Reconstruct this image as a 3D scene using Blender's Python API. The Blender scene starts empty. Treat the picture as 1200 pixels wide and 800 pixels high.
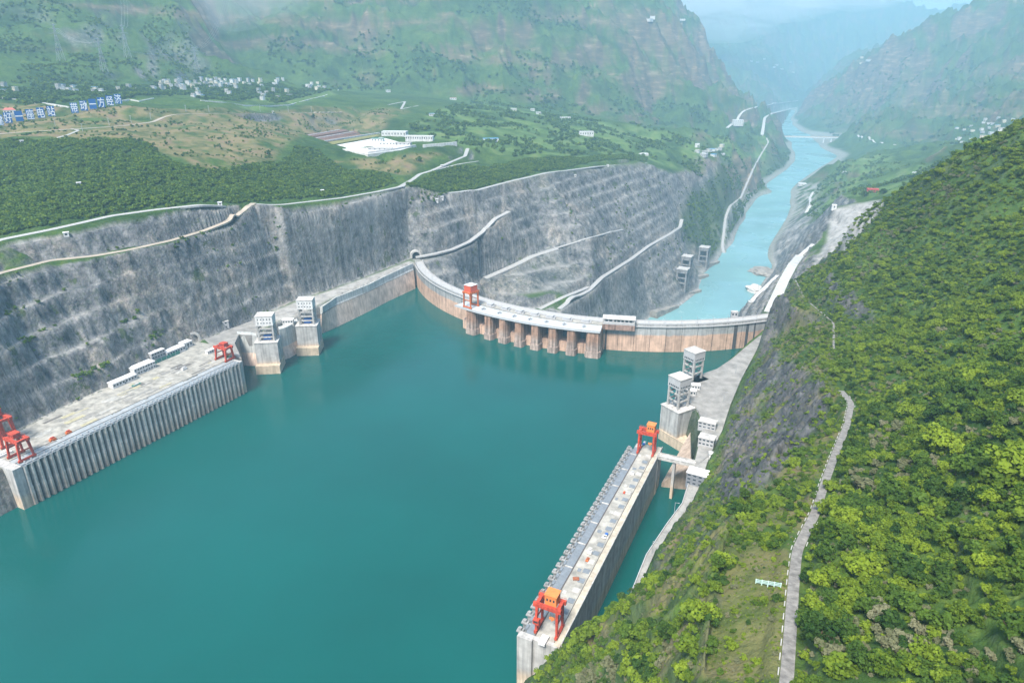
import bpy, bmesh, math, random
import numpy as np
from mathutils import Vector, Matrix, noise as mnoise
from mathutils.geometry import delaunay_2d_cdt

random.seed(7)
RNG = np.random.default_rng(7)
R = math.radians
scene = bpy.context.scene
COL = scene.collection

# ------------------------------------------------------------------ camera
CAM = Vector((0.0, 0.0, 338.0))          # metres above the reservoir level (z = 0)
PITCH = 22.0
cd = bpy.data.cameras.new('camera')
cd.lens = 24.0
cd.sensor_width = 36.0
cd.clip_start = 1.0
cd.clip_end = 80000.0
cam = bpy.data.objects.new('camera', cd)
COL.objects.link(cam)
cam.location = CAM
cam.rotation_euler = (R(90 - PITCH), 0, 0)
scene.camera = cam

# ------------------------------------------------------------------ sky, sun, exposure
SUN_EL, SUN_AZ = 57.0, 207.0              # high soft sun, behind the camera
world = bpy.data.worlds.new('World')
scene.world = world
world.use_nodes = True
wn = world.node_tree
bg = wn.nodes['Background']
sky = wn.nodes.new('ShaderNodeTexSky')
sky.sky_type = 'NISHITA'
sky.sun_disc = False
sky.sun_elevation = R(SUN_EL)
sky.sun_rotation = R(SUN_AZ)
sky.altitude = 900
sky.air_density = 1.0
sky.dust_density = 4.0
sky.ozone_density = 1.0
wn.links.new(sky.outputs[0], bg.inputs[0])
bg.inputs[1].default_value = 0.095
sl = bpy.data.lights.new('sun', 'SUN')
sl.energy = 2.9
sl.angle = R(16)
sl.color = (1.0, 0.95, 0.87)
sun = bpy.data.objects.new('sun', sl)
COL.objects.link(sun)
sa = R(SUN_AZ)
sdir = Vector((math.sin(sa) * math.cos(R(SUN_EL)), math.cos(sa) * math.cos(R(SUN_EL)), math.sin(R(SUN_EL))))
sun.rotation_euler = sdir.to_track_quat('Z', 'Y').to_euler()
vs = scene.view_settings
vs.view_transform = 'Standard'
vs.look = 'None'
vs.exposure = 1.56
vs.gamma = 1.0
vs.use_curve_mapping = False
scene.render.engine = 'CYCLES'
scene.cycles.use_denoising = True
scene.cycles.max_bounces = 6
scene.cycles.diffuse_bounces = 2
scene.cycles.glossy_bounces = 2
scene.cycles.transmission_bounces = 2
scene.cycles.transparent_max_bounces = 6
scene.cycles.volume_bounces = 2
scene.cycles.use_adaptive_sampling = True

# ------------------------------------------------------------------ helpers: image pixels to world points
CP, SP = math.cos(R(PITCH)), math.sin(R(PITCH))
FPX = 800.0


def ray(px, py):
    u, q = (px - 600.0) / FPX, (py - 400.0) / FPX
    return Vector((u, CP - q * SP, -SP - q * CP))


def P(px, py, t):                          # point at depth t along a pixel's sight line
    return CAM + ray(px, py) * t


def H(px, py, z):                          # point of a pixel's sight line at height z
    d = ray(px, py)
    return CAM + d * ((z - CAM.z) / d.z)


def W(x, y, z):
    return Vector((x, y, z))


# ------------------------------------------------------------------ noise (vectorised gradient noise)
_perm = np.random.default_rng(3).permutation(4096)
_grad = np.random.default_rng(4).uniform(0, 2 * np.pi, 4096)
_gx, _gy = np.cos(_grad), np.sin(_grad)


def pnoise(x, y):
    xi, yi = np.floor(x).astype(np.int64), np.floor(y).astype(np.int64)
    xf, yf = x - xi, y - yi
    u = xf * xf * xf * (xf * (xf * 6 - 15) + 10)
    v = yf * yf * yf * (yf * (yf * 6 - 15) + 10)

    def g(ix, iy, dx, dy):
        h = _perm[(_perm[ix & 4095] + iy) & 4095]
        return _gx[h] * dx + _gy[h] * dy
    a = g(xi, yi, xf, yf)
    b = g(xi + 1, yi, xf - 1, yf)
    c = g(xi, yi + 1, xf, yf - 1)
    d = g(xi + 1, yi + 1, xf - 1, yf - 1)
    return ((a + u * (b - a)) * (1 - v) + (c + u * (d - c)) * v) * 1.5


def fbm(x, y, oct=4, lac=2.03, gain=0.5):
    s, amp = 0.0, 1.0
    for k in range(oct):
        s = s + amp * pnoise(x + 17.3 * k, y - 9.1 * k)
        x, y, amp = x * lac, y * lac, amp * gain
    return s


def ridged(x, y, oct=4):
    s, amp = 0.0, 1.0
    for k in range(oct):
        n = 1 - 2 * np.abs(pnoise(x + 31.7 * k, y + 11.9 * k))
        s = s + amp * n
        x, y, amp = x * 2.1, y * 2.1, amp * 0.5
    return s


def sstep(a, b, x):
    t = np.clip((x - a) / (b - a), 0, 1)
    return t * t * (3 - 2 * t)


def in_poly(poly, x, y):
    x, y = np.asarray(x, float), np.asarray(y, float)
    r = np.zeros(np.shape(x), bool)
    n = len(poly)
    for i in range(n):
        x1, y1 = poly[i][0], poly[i][1]
        x2, y2 = poly[(i + 1) % n][0], poly[(i + 1) % n][1]
        if y1 == y2:
            continue
        c = (y1 > y) != (y2 > y)
        r ^= c & (x < (x2 - x1) * (y - y1) / (y2 - y1) + x1)
    return r


# ------------------------------------------------------------------ terrain: break lines, mostly traced from image pixels
DC, DR = (199.0, 1167.0), 366.0            # centre and radius of the arch dam's upstream crest


def dam(ang, r, z=0.0):                    # point of the dam by angle (degrees) and radius
    return Vector((DC[0] + r * math.cos(R(ang)), DC[1] + r * math.sin(R(ang)), z))


A_L, A_R = 191.9, 291.1
chains, singles = [], []
C = chains.append


def Srf(*pts):
    singles.extend(pts)


# left bank -------------------------------------------------
LI0, LI1 = H(26, 545, 38), H(281, 424, 38)         # front edge of the left intake deck
ldir = (LI1 - LI0).normalized()
lnrm = Vector((-ldir.y, ldir.x, 0))                # towards the cliff
C([LI0 - ldir * 160 + lnrm * 6 - W(0, 0, 75), LI0 + lnrm * 6 - W(0, 0, 75), LI1 + lnrm * 6 - W(0, 0, 75),
   H(286, 440, 0) + W(-2, 4, -30), H(300, 432, 0) + W(0, 3, -30), H(340, 412, 0) + W(0, 4, -30), H(376, 393, 0) + W(0, 2, -14), H(430, 366, 0) + W(0, 0, -8), H(484, 341, 0) + W(-2, 4, -8)])
C([LI0 - ldir * 160 + lnrm * 12 - W(0, 0, 3), LI0 + lnrm * 12 - W(0, 0, 3), LI1 + lnrm * 12 - W(0, 0, 3),
   H(288, 402, 12), H(305, 391, 30), H(345, 372, 35.5), H(378, 358, 36), H(394, 347, 37), H(440, 328, 37), H(478, 310, 37)])
C([W(-640, 420, 38), H(-60, 545, 37), H(17, 506, 37), H(70, 479, 37), H(120, 457, 37), H(155, 441, 37), H(190, 422, 37), H(222, 404, 37),
   H(262, 388, 37), H(300, 372, 37), H(345, 351, 37), H(390, 336, 37), H(440, 318, 37), H(478, 303, 37)])
# lower green ledge of the left cliff
C([H(-60, 512, 58), H(0, 481, 60), H(60, 447, 62), H(100, 429, 63), H(130, 418, 63)])
# middle bench (old road)
C([H(-60, 350, 158), H(0, 324, 153), H(60, 309, 150), H(110, 303, 149), H(150, 296, 148), H(200, 285, 148), H(240, 272, 150), H(280, 254, 158), H(300, 240, 165)])
C([H(-60, 344, 159), H(0, 318, 154), H(60, 302, 152), H(110, 297, 150), H(150, 290, 149), H(200, 279, 149), H(236, 267, 152), H(270, 252, 160)])
# cliff rim
C([H(-60, 310, 170), H(0, 284, 173), H(60, 274, 174), H(130, 259, 177), H(180, 252, 178), H(232, 243, 177), H(300, 236, 170),
   H(330, 246, 158), H(400, 238, 152), H(440, 228, 150), H(478, 219, 148), H(520, 226, 128), H(560, 224, 121), P(600, 213, 1360), P(640, 204, 1450), P(700, 196, 1650),
   P(760, 192, 1850), P(800, 204, 2100), P(840, 210, 2320), P(872, 214, 2600)])
C([H(-60, 298, 173), H(0, 274, 175), H(60, 265, 177), H(130, 250, 180), H(180, 243, 181), H(235, 236, 179)])
# slope foot behind the dam and along the river's left shore (z about -205)
C([dam(193, 345, 20), dam(205, 340, -60), W(20, 1010, -150), W(70, 1040, -200), W(150, 1180, -205), W(230, 1330, -206), H(760, 373, -206), H(794, 361, -206),
   H(819, 341, -206), H(822, 324, -206), H(841, 302, -206), H(857, 284, -206), H(860, 264, -206), H(875, 243, -206), H(895, 218, -206), H(931, 189, -206), H(930, 183, -206),
   H(926, 167, -206), H(912, 160, -206), H(897, 151, -206), H(899, 138, -206), H(915, 130, -206), H(935, 126.5, -206)])
# river bed
C([W(120, 1010, -216), W(240, 1180, -220), W(330, 1350, -220), W(470, 1580, -222), H(850, 320, -222), H(880, 285, -222), H(893, 250, -222), H(920, 215, -222),
   H(950, 188, -222), H(938, 165, -222), H(915, 145, -222), H(925, 131, -222)])
# river's right shore
C([W(235, 990, -206), W(330, 1124, -206), W(445, 1342, -206), W(545, 1535, -206), H(885, 345, -206), H(911, 311, -206), H(901, 302, -206), H(903, 290, -206), H(925, 255, -206),
   H(930, 238, -206), H(926, 224, -206), H(945, 207, -206), H(967, 193, -206), H(984, 183, -206), H(968, 176, -206), H(955, 168, -206), H(935, 152, -206), H(928, 142, -206), H(934, 134, -206), H(940, 127, -206)])
# downstream left slope benches
C([dam(191, 345, 40), H(520, 296, 44), H(560, 283, 40), H(590, 262, 62)])
C([H(560, 328, -30), H(600, 312, -18), H(640, 292, -5), H(655, 290, 0), H(690, 276, 18)])
C([P(660, 358, 1240), P(700, 330, 1370), P(740, 300, 1560), P(780, 276, 1760), P(798, 258, 1930)])
Srf(P(860, 235, 2560), P(840, 250, 2350), P(820, 232, 2220), P(800, 300, 1930), P(830, 270, 2180))
# plateau
Srf(H(0, 225, 192), H(0, 200, 205), H(60, 225, 196), H(150, 225, 194), H(150, 200, 208), H(150, 165, 226), H(60, 190, 213), H(0, 165, 226), H(60, 165, 228),
    H(230, 210, 192), H(230, 180, 212), H(300, 210, 178), H(300, 190, 190), H(300, 165, 208), H(370, 215, 164), H(420, 205, 162), H(470, 205, 152),
    H(380, 190, 172), H(450, 190, 162),
    H(20, 146, 238), H(80, 140, 244), H(130, 130, 255), H(190, 140, 238), H(250, 145, 228), H(320, 148, 214), H(200, 127, 256),
    H(0, 128, 258), H(60, 122, 266), H(0, 112, 276), H(60, 108, 279), H(150, 108, 274), H(120, 116, 270), H(210, 112, 264), H(280, 104, 269), H(330, 106, 262), H(380, 105, 256),
    H(280, 120, 252), H(350, 128, 232), H(400, 112, 240), H(430, 135, 212), H(250, 130, 246), H(450, 122, 226), H(480, 145, 195), H(520, 130, 205), H(560, 150, 176), H(540, 165, 166),
    H(560, 190, 142), H(600, 175, 146), H(640, 170, 136), H(600, 150, 165), H(560, 130, 200), H(640, 140, 160), H(680, 157, 130), H(700, 180, 118), H(750, 165, 92), H(780, 178, 70), H(820, 185, 40), H(720, 145, 130),
    H(800, 160, 70), H(850, 180, 5), H(850, 200, -10), H(885, 185, -60), H(905, 175, -110), H(880, 165, -80), H(895, 195, -90), H(860, 150, 0), H(890, 140, -130), H(890, 150, -150))
YD = 176.0
C([H(362, 160, YD), H(395, 153, YD), H(480, 156, YD), H(532, 169, YD), H(500, 178, YD), H(430, 182, YD), H(362, 160, YD)])
# front-left mountain
Srf(P(-80, 100, 1650), P(0, 98, 1760), P(80, 98, 1850), P(160, 96, 2050), P(230, 95, 2300), P(-80, 0, 2150), P(0, 0, 2250), P(100, 0, 2350), P(0, 50, 1980), P(100, 50, 2110), P(180, 50, 2280),
    P(-80, -120, 2700), P(0, -120, 2800), P(100, -120, 2900), P(-80, -300, 3600), P(100, -300, 3700))
C([P(120, -180, 3100), P(160, -80, 2800), P(203, 0, 2560), P(232, 42, 2480), P(256, 76, 2420), P(276, 96, 2360)])
C([P(230, -60, 3500), P(262, 30, 3100), P(275, 70, 2950), P(290, 97, 2750)])
# middle mountain with its cliff band
Srf(P(330, 97, 2850), P(400, 108, 2900), P(460, 110, 2900), P(500, 113, 2900), P(560, 118, 2950), P(600, 123, 3000), P(650, 132, 3080), P(700, 142, 3200), P(760, 152, 3550), P(820, 156, 4300), P(850, 148, 5000))
Srf(P(300, 40, 3300), P(400, 60, 3200), P(500, 70, 3130), P(600, 90, 3160), P(700, 100, 3450), P(770, 115, 3900), P(820, 120, 4500), P(330, -20, 3700), P(420, -20, 3760), P(520, -15, 3800), P(620, -10, 3900))
C([P(340, 30, 3290), P(420, 34, 3290), P(500, 32, 3320), P(600, 53, 3420), P(700, 69, 3680), P(790, 86, 4150), P(822, 98, 4560)])
C([P(340, 22, 3300), P(420, 17, 3310), P(500, 15, 3340), P(600, 37, 3440), P(700, 50, 3700), P(790, 66, 4170), P(822, 84, 4580)])
C([P(560, -120, 4300), P(640, -40, 4100), P(692, 1, 4020), P(742, 9, 4200), P(780, 31, 4420), P(808, 60, 4720), P(845, 102, 5200), P(866, 132, 5900)])
Srf(P(300, -160, 4600), P(450, -180, 4800), P(700, -60, 5200), P(780, -20, 5600))
C([P(640, 20, 6200), P(720, 40, 6400), P(780, 70, 6600), P(830, 105, 6900), P(862, 128, 7200)])
# far valley walls
Srf(P(905, 122, 9000), P(870, 120, 8200), P(880, 90, 8700), P(820, 70, 9000), P(760, 30, 9600), P(700, 0, 10500), P(900, 60, 10200), P(860, 20, 10600), P(930, 100, 10500), P(960, 117, 10800), P(1000, 100, 11500),
    P(980, 60, 12000), P(900, -10, 12200), P(1050, 40, 12500), P(1100, 10, 12800), P(1000, 0, 13000), P(1160, -10, 13200), P(800, -60, 13000), P(1000, -80, 14500), P(1200, -80, 14500), P(600, -120, 14000), P(1250, 40, 11000), P(940, 122, 10200))
# right mid mountain
C([P(958, 118, 7400), P(972, 96, 7050), P(1000, 72, 6600), P(1030, 46, 6250), P(1055, 39, 6100), P(1100, 26, 5850), P(1200, 4, 5350), P(1300, -30, 5000)])
C([P(1000, 60, 8800), P(1080, 40, 8500), P(1200, 30, 8200)])
Srf(P(960, 144, 7000), P(1000, 158, 5700), P(1030, 160, 5250), P(1060, 172, 4250), P(1130, 182, 3500), P(1200, 180, 3000), P(1200, 150, 3500), P(1150, 152, 3900), P(1100, 165, 4100), P(1200, 100, 4500), P(1300, 100, 4100),
    P(980, 118, 6900), P(1040, 120, 5700), P(1100, 125, 4900), P(1300, 160, 3000), P(960, 128, 7200))
C([P(976, 100, 6950), P(1010, 74, 6480), P(1040, 60, 6130), P(1100, 50, 5700), P(1150, 46, 5480)])
C([P(985, 112, 6700), P(1020, 96, 6200), P(1060, 96, 5800), P(1110, 95, 5250)])
C([P(985, 135, 6450), P(1020, 142, 5850), P(1060, 138, 5500), P(1110, 120, 5080)])
# right bank below the dam
C([dam(288, 345, -20), P(868, 366, 1192), P(890, 344, 1290), P(912, 323, 1394), P(925, 310, 1470)])
C([H(902, 368, 37), H(917, 331, 20), H(929, 309, 20), H(952, 287, 10), P(971, 284, 1345)])
C([P(958, 300, 1250), P(965, 270, 1400), P(977, 243, 1443), P(1007, 237, 1480), P(1028, 233, 1520), P(1060, 225, 1600)])
Srf(P(1022, 226, 1560), P(995, 232, 1620), H(960, 245, -92), H(945, 270, -120), H(930, 285, -140), H(960, 262, -82), H(980, 230, -80), H(1000, 215, -60), H(1040, 205, -66), H(1000, 192, -150), H(985, 198, -160), H(960, 205, -150), H(940, 225, -160), H(1100, 196, -20), H(1150, 172, 0),
    H(1080, 210, 0), P(985, 226, 1900), W(640, 1180, 90), W(560, 960, 165), W(600, 1090, 110), W(780, 1250, 140), W(900, 1500, 120), W(1100, 1900, 60), W(1500, 2200, 120), W(850, 900, 330), W(1400, 1400, 420), W(1250, 1000, 560))
# spur crest of the near right hillside
C([W(760, 620, 470), W(600, 625, 378), P(1200, 151, 620), P(1150, 177, 660), P(1100, 200, 705), P(1050, 230, 770), P(1000, 260, 840), P(980, 290, 868), P(966, 318, 880)])
C([W(760, 760, 430), W(560, 800, 270), W(500, 880, 180), W(450, 960, 60)])
# access road on the right hillside: image pixel and level
ROAD_PTS = [(918, 830, 198), (921.7, 799, 196), (926, 740, 192), (930, 684, 188), (934, 644, 183), (956, 600, 178), (966, 567, 172), (978, 534, 166), (992, 500, 158), (998, 472, 151), (986, 458, 146), (977, 440, 141),
            (977, 415, 134), (977, 392, 126), (977, 379, 121), (966, 369, 113), (943, 350, 99), (932, 328, 78)]
road3 = [H(*p) for p in ROAD_PTS]
r0 = [W(40, -60, 205), W(48, 40, 202), W(58, 90, 199)] + road3
C(r0)
# upper hillside right of the road
for k in range(0, len(r0), 2):
    p = r0[k]
    for d, sl_ in ((40, 0.62), (110, 0.70), (220, 0.74), (420, 0.78)):
        if p.y < 520 and not (d > 200 and p.y > 300):
            singles.append(W(p.x + d, p.y - 0.25 * d, p.z + d * sl_ * 1.0))
singles += [W(330, 500, 165), W(400, 560, 212), W(370, 640, 165), W(420, 720, 205), W(380, 760, 128), W(400, 800, 130)]
# shoulder left of the road, then the slope to the channel strip
SHOULDER = [(820, 790, 182), (828, 730, 179), (836, 690, 175), (846, 640, 170), (868, 590, 160), (890, 556, 152), (925, 525, 143), (955, 497, 141), (972, 470, 145), (958, 442, 135), (962, 415, 126), (950, 385, 110), (935, 365, 102), (908, 347, 95)]
sh3 = [W(10, -60, 180), W(24, 60, 182), W(36, 110, 182)] + [H(*p) for p in SHOULDER]
C(sh3)
C([H(907, 394, 62), H(922, 393, 74), H(936, 392, 85), H(950, 388, 96)])
STRIP = [(700, 752), (737, 713), (764, 652), (806, 590), (836, 530), (855, 480), (883, 420), (899, 389)]
st3 = [W(-30, -60, 0), W(-22, 120, 4), W(-6, 240, 22), W(14, 268, 42), W(36, 280, 46)] + [H(px, py, 37) for px, py in STRIP[1:]]
C(st3)
# channel / platform edge (left of the strip), then the bed
edge3 = [W(-50, -60, -20), W(-44, 120, -20), W(-26, 250, -18), W(-14, 282, -12), W(20, 296, 10), W(52, 304, 36)] + [H(732, 712, 37) + W(0, 2, 0), H(757, 650, 37), H(799, 590, 37), H(811, 549, 37), H(824, 495, 37), H(806, 470, 37), H(824, 440, 37), H(846, 431, 37), H(872, 408, 37), H(896, 386, 37)]
C(edge3)
C([W(-80, -60, -40), W(-74, 120, -40), W(-56, 262, -40), W(-40, 300, -40), W(10, 312, -40), W(42, 322, -40), H(728, 710, 37) + W(0, 6, -70), H(753, 650, 37) + W(0, 3, -70), H(794, 590, 37) + W(0, 3, -70), H(800, 549, 37) + W(0, 5, -70), H(806, 500, 37) + W(0, 12, -70), H(796, 480, 37) + W(0, 12, -70), H(806, 443, 37) + W(0, 10, -70), H(836, 434, 0) + W(0, 6, -14), H(864, 412, 0) + W(0, 4, -10), H(893, 389, 0) + W(0, 6, -8)])
# lake bed and the dam's foot
Srf(W(-200, 500, -45), W(-100, 700, -45), W(0, 500, -45), W(100, 650, -45), W(-300, 100, -45), W(-700, 100, -45), W(-150, 900, -45), W(220, 700, -45), W(-100, -60, -45), W(-900, -60, -45))
C([dam(a, 372, -40) for a in (194, 205, 220, 235, 250, 265, 280, 288)])
# far outside
Srf(W(-900, 300, 60), W(-1200, 500, 240), W(-1500, 900, 420), W(-1800, 1500, 600), W(-2600, 1800, 1200), W(-900, 600, 190), W(-760, 560, 175), W(-4000, 2000, 1400), W(-4500, -100, 1400), W(-1600, -100, 300), W(-12000, 9000, 2500),
    W(15000, 9000, 2500), W(-9000, 15500, 2600), W(12000, 15500, 2600), W(0, 16500, 2600), W(4000, -100, 1500), W(600, -60, 560), W(300, -60, 380), W(4500, 3000, 1500), W(7000, 5000, 1900), W(2500, 2000, 500), W(3200, 3800, 560), W(2400, 2600, 200), W(-7000, -100, 2000), W(9000, -100, 2200))

V2, V3, E = [], [], []


def _add(p):
    for i in range(max(0, len(V2) - 4000), len(V2)):
        if abs(V2[i][0] - p.x) < 0.8 and abs(V2[i][1] - p.y) < 0.8:
            return i
    V2.append((p.x, p.y))
    V3.append(tuple(p))
    return len(V2) - 1


for ch in chains:
    prev = None
    for a, b in zip(ch, ch[1:] + [None]):
        i = _add(a)
        if prev is not None and prev != i:
            E.append((prev, i))
        prev = i
        if b is not None:                     # subdivide long pieces so they keep their line
            L = (b - a).length
            n = int(L / 60) if L < 900 else int(L / 250)
            for k in range(1, n):
                j = _add(a.lerp(b, k / n))
                if prev != j:
                    E.append((prev, j))
                prev = j
for p in singles:
    _add(p)
cv, ce, cf, ov, oe, of = delaunay_2d_cdt([Vector(v) for v in V2], E, [], 0, 1e-4)
CZ = np.zeros(len(cv))
newv = 0
for i, src in enumerate(ov):
    if src:
        CZ[i] = np.mean([V3[s][2] for s in src])
    else:                                     # crossing of two lines: take the nearest line's height
        newv += 1
        d = sorted(range(len(V2)), key=lambda s: (V2[s][0] - cv[i][0]) ** 2 + (V2[s][1] - cv[i][1]) ** 2)[:2]
        CZ[i] = np.mean([V3[s][2] for s in d])
        print('crossing at', tuple(round(c) for c in cv[i]), 'near', V3[d[0]], V3[d[1]])
CXY = np.array([tuple(v) for v in cv])
print('terrain control', len(V2), 'crossings', newv, 'tris', len(cf))

# ------------------------------------------------------------------ terrain: polar grid (fine near, coarse far)
TH = R(64.0)
NT = 1060
theta = np.linspace(-TH, TH, NT)
rad = [6.0]
while rad[-1] < 16000:
    r = rad[-1]
    rad.append(r * (1.03 if r < 90 else 1.0042 if r < 420 else 1.0027 if r < 1250 else 1.0036 if r < 2000 else 1.006))
rad = np.array(rad)
NR = len(rad)
GX = rad[:, None] * np.sin(theta)[None, :]
GY = rad[:, None] * np.cos(theta)[None, :]
GZ = np.full((NR, NT), np.nan)
for f in cf:
    (x0, y0), (x1, y1), (x2, y2) = (CXY[i] for i in f)
    z0, z1, z2 = (CZ[i] for i in f)
    det = (y1 - y2) * (x0 - x2) + (x2 - x1) * (y0 - y2)
    if abs(det) < 1e-9:
        continue
    xs, ys = np.array([x0, x1, x2]), np.array([y0, y1, y2])
    if ys.min() > 1.0:
        th = np.arctan2(xs, ys)
        c0 = max(0, int((th.min() + TH) / (2 * TH) * (NT - 1)))
        c1 = min(NT, int((th.max() + TH) / (2 * TH) * (NT - 1)) + 2)
        rr = np.hypot(xs, ys)
        # nearest distance of the triangle's edges to the origin
        dm = 1e9
        for k in range(3):
            ax, ay, bx, by = xs[k], ys[k], xs[(k + 1) % 3], ys[(k + 1) % 3]
            L2 = (bx - ax) ** 2 + (by - ay) ** 2
            u = min(1, max(0, -(ax * (bx - ax) + ay * (by - ay)) / max(L2, 1e-9)))
            dm = min(dm, math.hypot(ax + u * (bx - ax), ay + u * (by - ay)))
        q0, q1 = np.searchsorted(rad, dm * 0.999), np.searchsorted(rad, rr.max() * 1.001) + 1
    else:
        c0, c1, q0, q1 = 0, NT, 0, NR
    if c1 <= c0 or q1 <= q0:
        continue
    X, Y = GX[q0:q1, c0:c1], GY[q0:q1, c0:c1]
    a = ((y1 - y2) * (X - x2) + (x2 - x1) * (Y - y2)) / det
    b = ((y2 - y0) * (X - x2) + (x0 - x2) * (Y - y2)) / det
    c = 1 - a - b
    m = (a >= -1e-6) & (b >= -1e-6) & (c >= -1e-6)
    sub = GZ[q0:q1, c0:c1]
    sub[m] = (a * z0 + b * z1 + c * z2)[m]
bad = np.isnan(GZ)
print('terrain grid', NR, NT, 'unfilled', int(bad.sum()))
if bad.any():
    GZ[bad] = 0.0


def blur(Z, n):
    for _ in range(n):
        Z = Z.copy()
        Z[1:-1] = 0.25 * Z[:-2] + 0.5 * Z[1:-1] + 0.25 * Z[2:]
        Z[:, 1:-1] = 0.25 * Z[:, :-2] + 0.5 * Z[:, 1:-1] + 0.25 * Z[:, 2:]
    return Z


RR = np.hypot(GX, GY)
far = sstep(1500, 2400, RR)
hard = blur(GZ, 1)
soft = blur(GZ, 16)
GZ = hard * (1 - far) + soft * far
nearhill = (1 - sstep(520, 700, RR)) * sstep(60, 140, GZ)
GZ = GZ * (1 - nearhill) + blur(GZ, 6) * nearhill


def slope_of(Z):
    dr = np.gradient(Z, axis=0) / np.gradient(RR, axis=0)
    dt = np.gradient(Z, axis=1) / (RR * (theta[1] - theta[0]))
    return np.hypot(dr, dt)


S0 = slope_of(blur(GZ, 4))
BASE = GZ.copy()
# relief: gullied ribs on the far mountains, knobbly rock on the cliffs, gentle lumps elsewhere
wx = GX + 60 * fbm(GX / 400, GY / 400, 3)
wy = GY + 60 * fbm(GX / 400 + 9, GY / 400 - 4, 3)
mt = sstep(1900, 3000, RR) * sstep(0.12, 0.32, blur(S0, 10)) * sstep(-200, -120, GZ)
amp = 36 + 75 * sstep(2500, 6000, RR)
GZ = GZ + mt * amp * (0.95 * ridged(wx / 300, wy / 300, 5) - 0.4 + 0.4 * fbm(wx / 900, wy / 900, 3))
cl = sstep(0.55, 0.95, S0) * (1 - sstep(2300, 3000, RR)) * sstep(-190, -150, GZ)
rockn = 0.8 * fbm(GX / 36, GY / 36, 3) + 0.6 * ridged(GX / 14, GY / 14, 3) - 0.3
GZ = GZ + cl * (rockn * 4.2 + 1.6 * (1 - sstep(500, 900, RR)) * ridged(GX / 7.0, GY / 7.0, 3))
soft_m = (1 - cl) * (1 - far) * sstep(45, 70, GZ)
GZ = GZ + soft_m * (2.6 * fbm(GX / 55, GY / 55, 4)) * sstep(100, 300, RR)
fold = soft_m * (1 - sstep(950, 1100, RR)) * sstep(10, 50, GX - np.interp(GY, [p.y for p in r0], [p.x for p in r0]))
GZ = GZ + fold * (7.0 * ridged((GX + 0.5 * GY) / 120, (GY - 0.5 * GX) / 230, 3) - 4.5)
plat = sstep(1000, 1300, RR) * (1 - sstep(2400, 3000, RR)) * (1 - cl) * sstep(60, 100, GZ)
GZ = GZ + plat * 5.0 * fbm(GX / 150, GY / 150, 4)


def gz(x, y):                               # terrain height at world x, y (bilinear, arrays allowed)
    x, y = np.asarray(x, float), np.asarray(y, float)
    fr = np.clip(np.interp(np.hypot(x, y), rad, np.arange(NR)), 0, NR - 1.001)
    ft = np.clip((np.arctan2(x, y) + TH) / (2 * TH) * (NT - 1), 0, NT - 1.001)
    i, j = fr.astype(int), ft.astype(int)
    a, b = fr - i, ft - j
    return (GZ[i, j] * (1 - a) * (1 - b) + GZ[i + 1, j] * a * (1 - b) + GZ[i, j + 1] * (1 - a) * b + GZ[i + 1, j + 1] * a * b)


def hit(px, py, t0=120.0, t1=15000.0):      # where a pixel's sight line from the drone meets the ground
    d = ray(px, py)
    ts = np.exp(np.linspace(math.log(t0), math.log(t1), 4000))
    X, Y, Zr = CAM.x + d.x * ts, CAM.y + d.y * ts, CAM.z + d.z * ts
    below = Zr < gz(X, Y)
    k = int(np.argmax(below)) if below.any() else len(ts) - 1
    lo, hi = ts[max(k - 1, 0)], ts[k]
    for _ in range(12):
        m = 0.5 * (lo + hi)
        if CAM.z + d.z * m < float(gz(CAM.x + d.x * m, CAM.y + d.y * m)):
            hi = m
        else:
            lo = m
    p = CAM + d * hi
    return W(p.x, p.y, float(gz(p.x, p.y)))


def flatten(pts, half, feather, zoff=0.0):  # level the ground along a road line
    pts = np.array([tuple(p) for p in pts])
    x0, x1 = pts[:, 0].min() - half - feather, pts[:, 0].max() + half + feather
    y0, y1 = pts[:, 1].min() - half - feather, pts[:, 1].max() + half + feather
    idx = np.argwhere((GX > x0) & (GX < x1) & (GY > y0) & (GY < y1))
    if len(idx) == 0:
        return
    X, Y = GX[idx[:, 0], idx[:, 1]], GY[idx[:, 0], idx[:, 1]]
    best = np.full(len(X), 1e18)
    bz = np.zeros(len(X))
    for a, b in zip(pts[:-1], pts[1:]):
        dx, dy = b[0] - a[0], b[1] - a[1]
        L2 = dx * dx + dy * dy + 1e-9
        u = np.clip(((X - a[0]) * dx + (Y - a[1]) * dy) / L2, 0, 1)
        d = np.hypot(X - a[0] - u * dx, Y - a[1] - u * dy)
        m = d < best
        best[m] = d[m]
        bz[m] = (a[2] + u * (b[2] - a[2]))[m]
    w = 1 - sstep(half, half + feather, best)
    z = GZ[idx[:, 0], idx[:, 1]]
    GZ[idx[:, 0], idx[:, 1]] = z * (1 - w) + (bz + zoff) * w


def resample(pts, step):
    out = [pts[0]]
    for a, b in zip(pts[:-1], pts[1:]):
        n = max(1, int((b - a).length / step))
        out += [a.lerp(b, k / n) for k in range(1, n + 1)]
    return out


def smooth_line(pts, n=3):
    pts = [p.copy() for p in pts]
    for _ in range(n):
        q = [p.copy() for p in pts]
        for i in range(1, len(pts) - 1):
            q[i] = (pts[i - 1] + pts[i] * 2 + pts[i + 1]) / 4
        pts = q
    return pts
# ------------------------------------------------------------------ materials
MATS = {}


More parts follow.
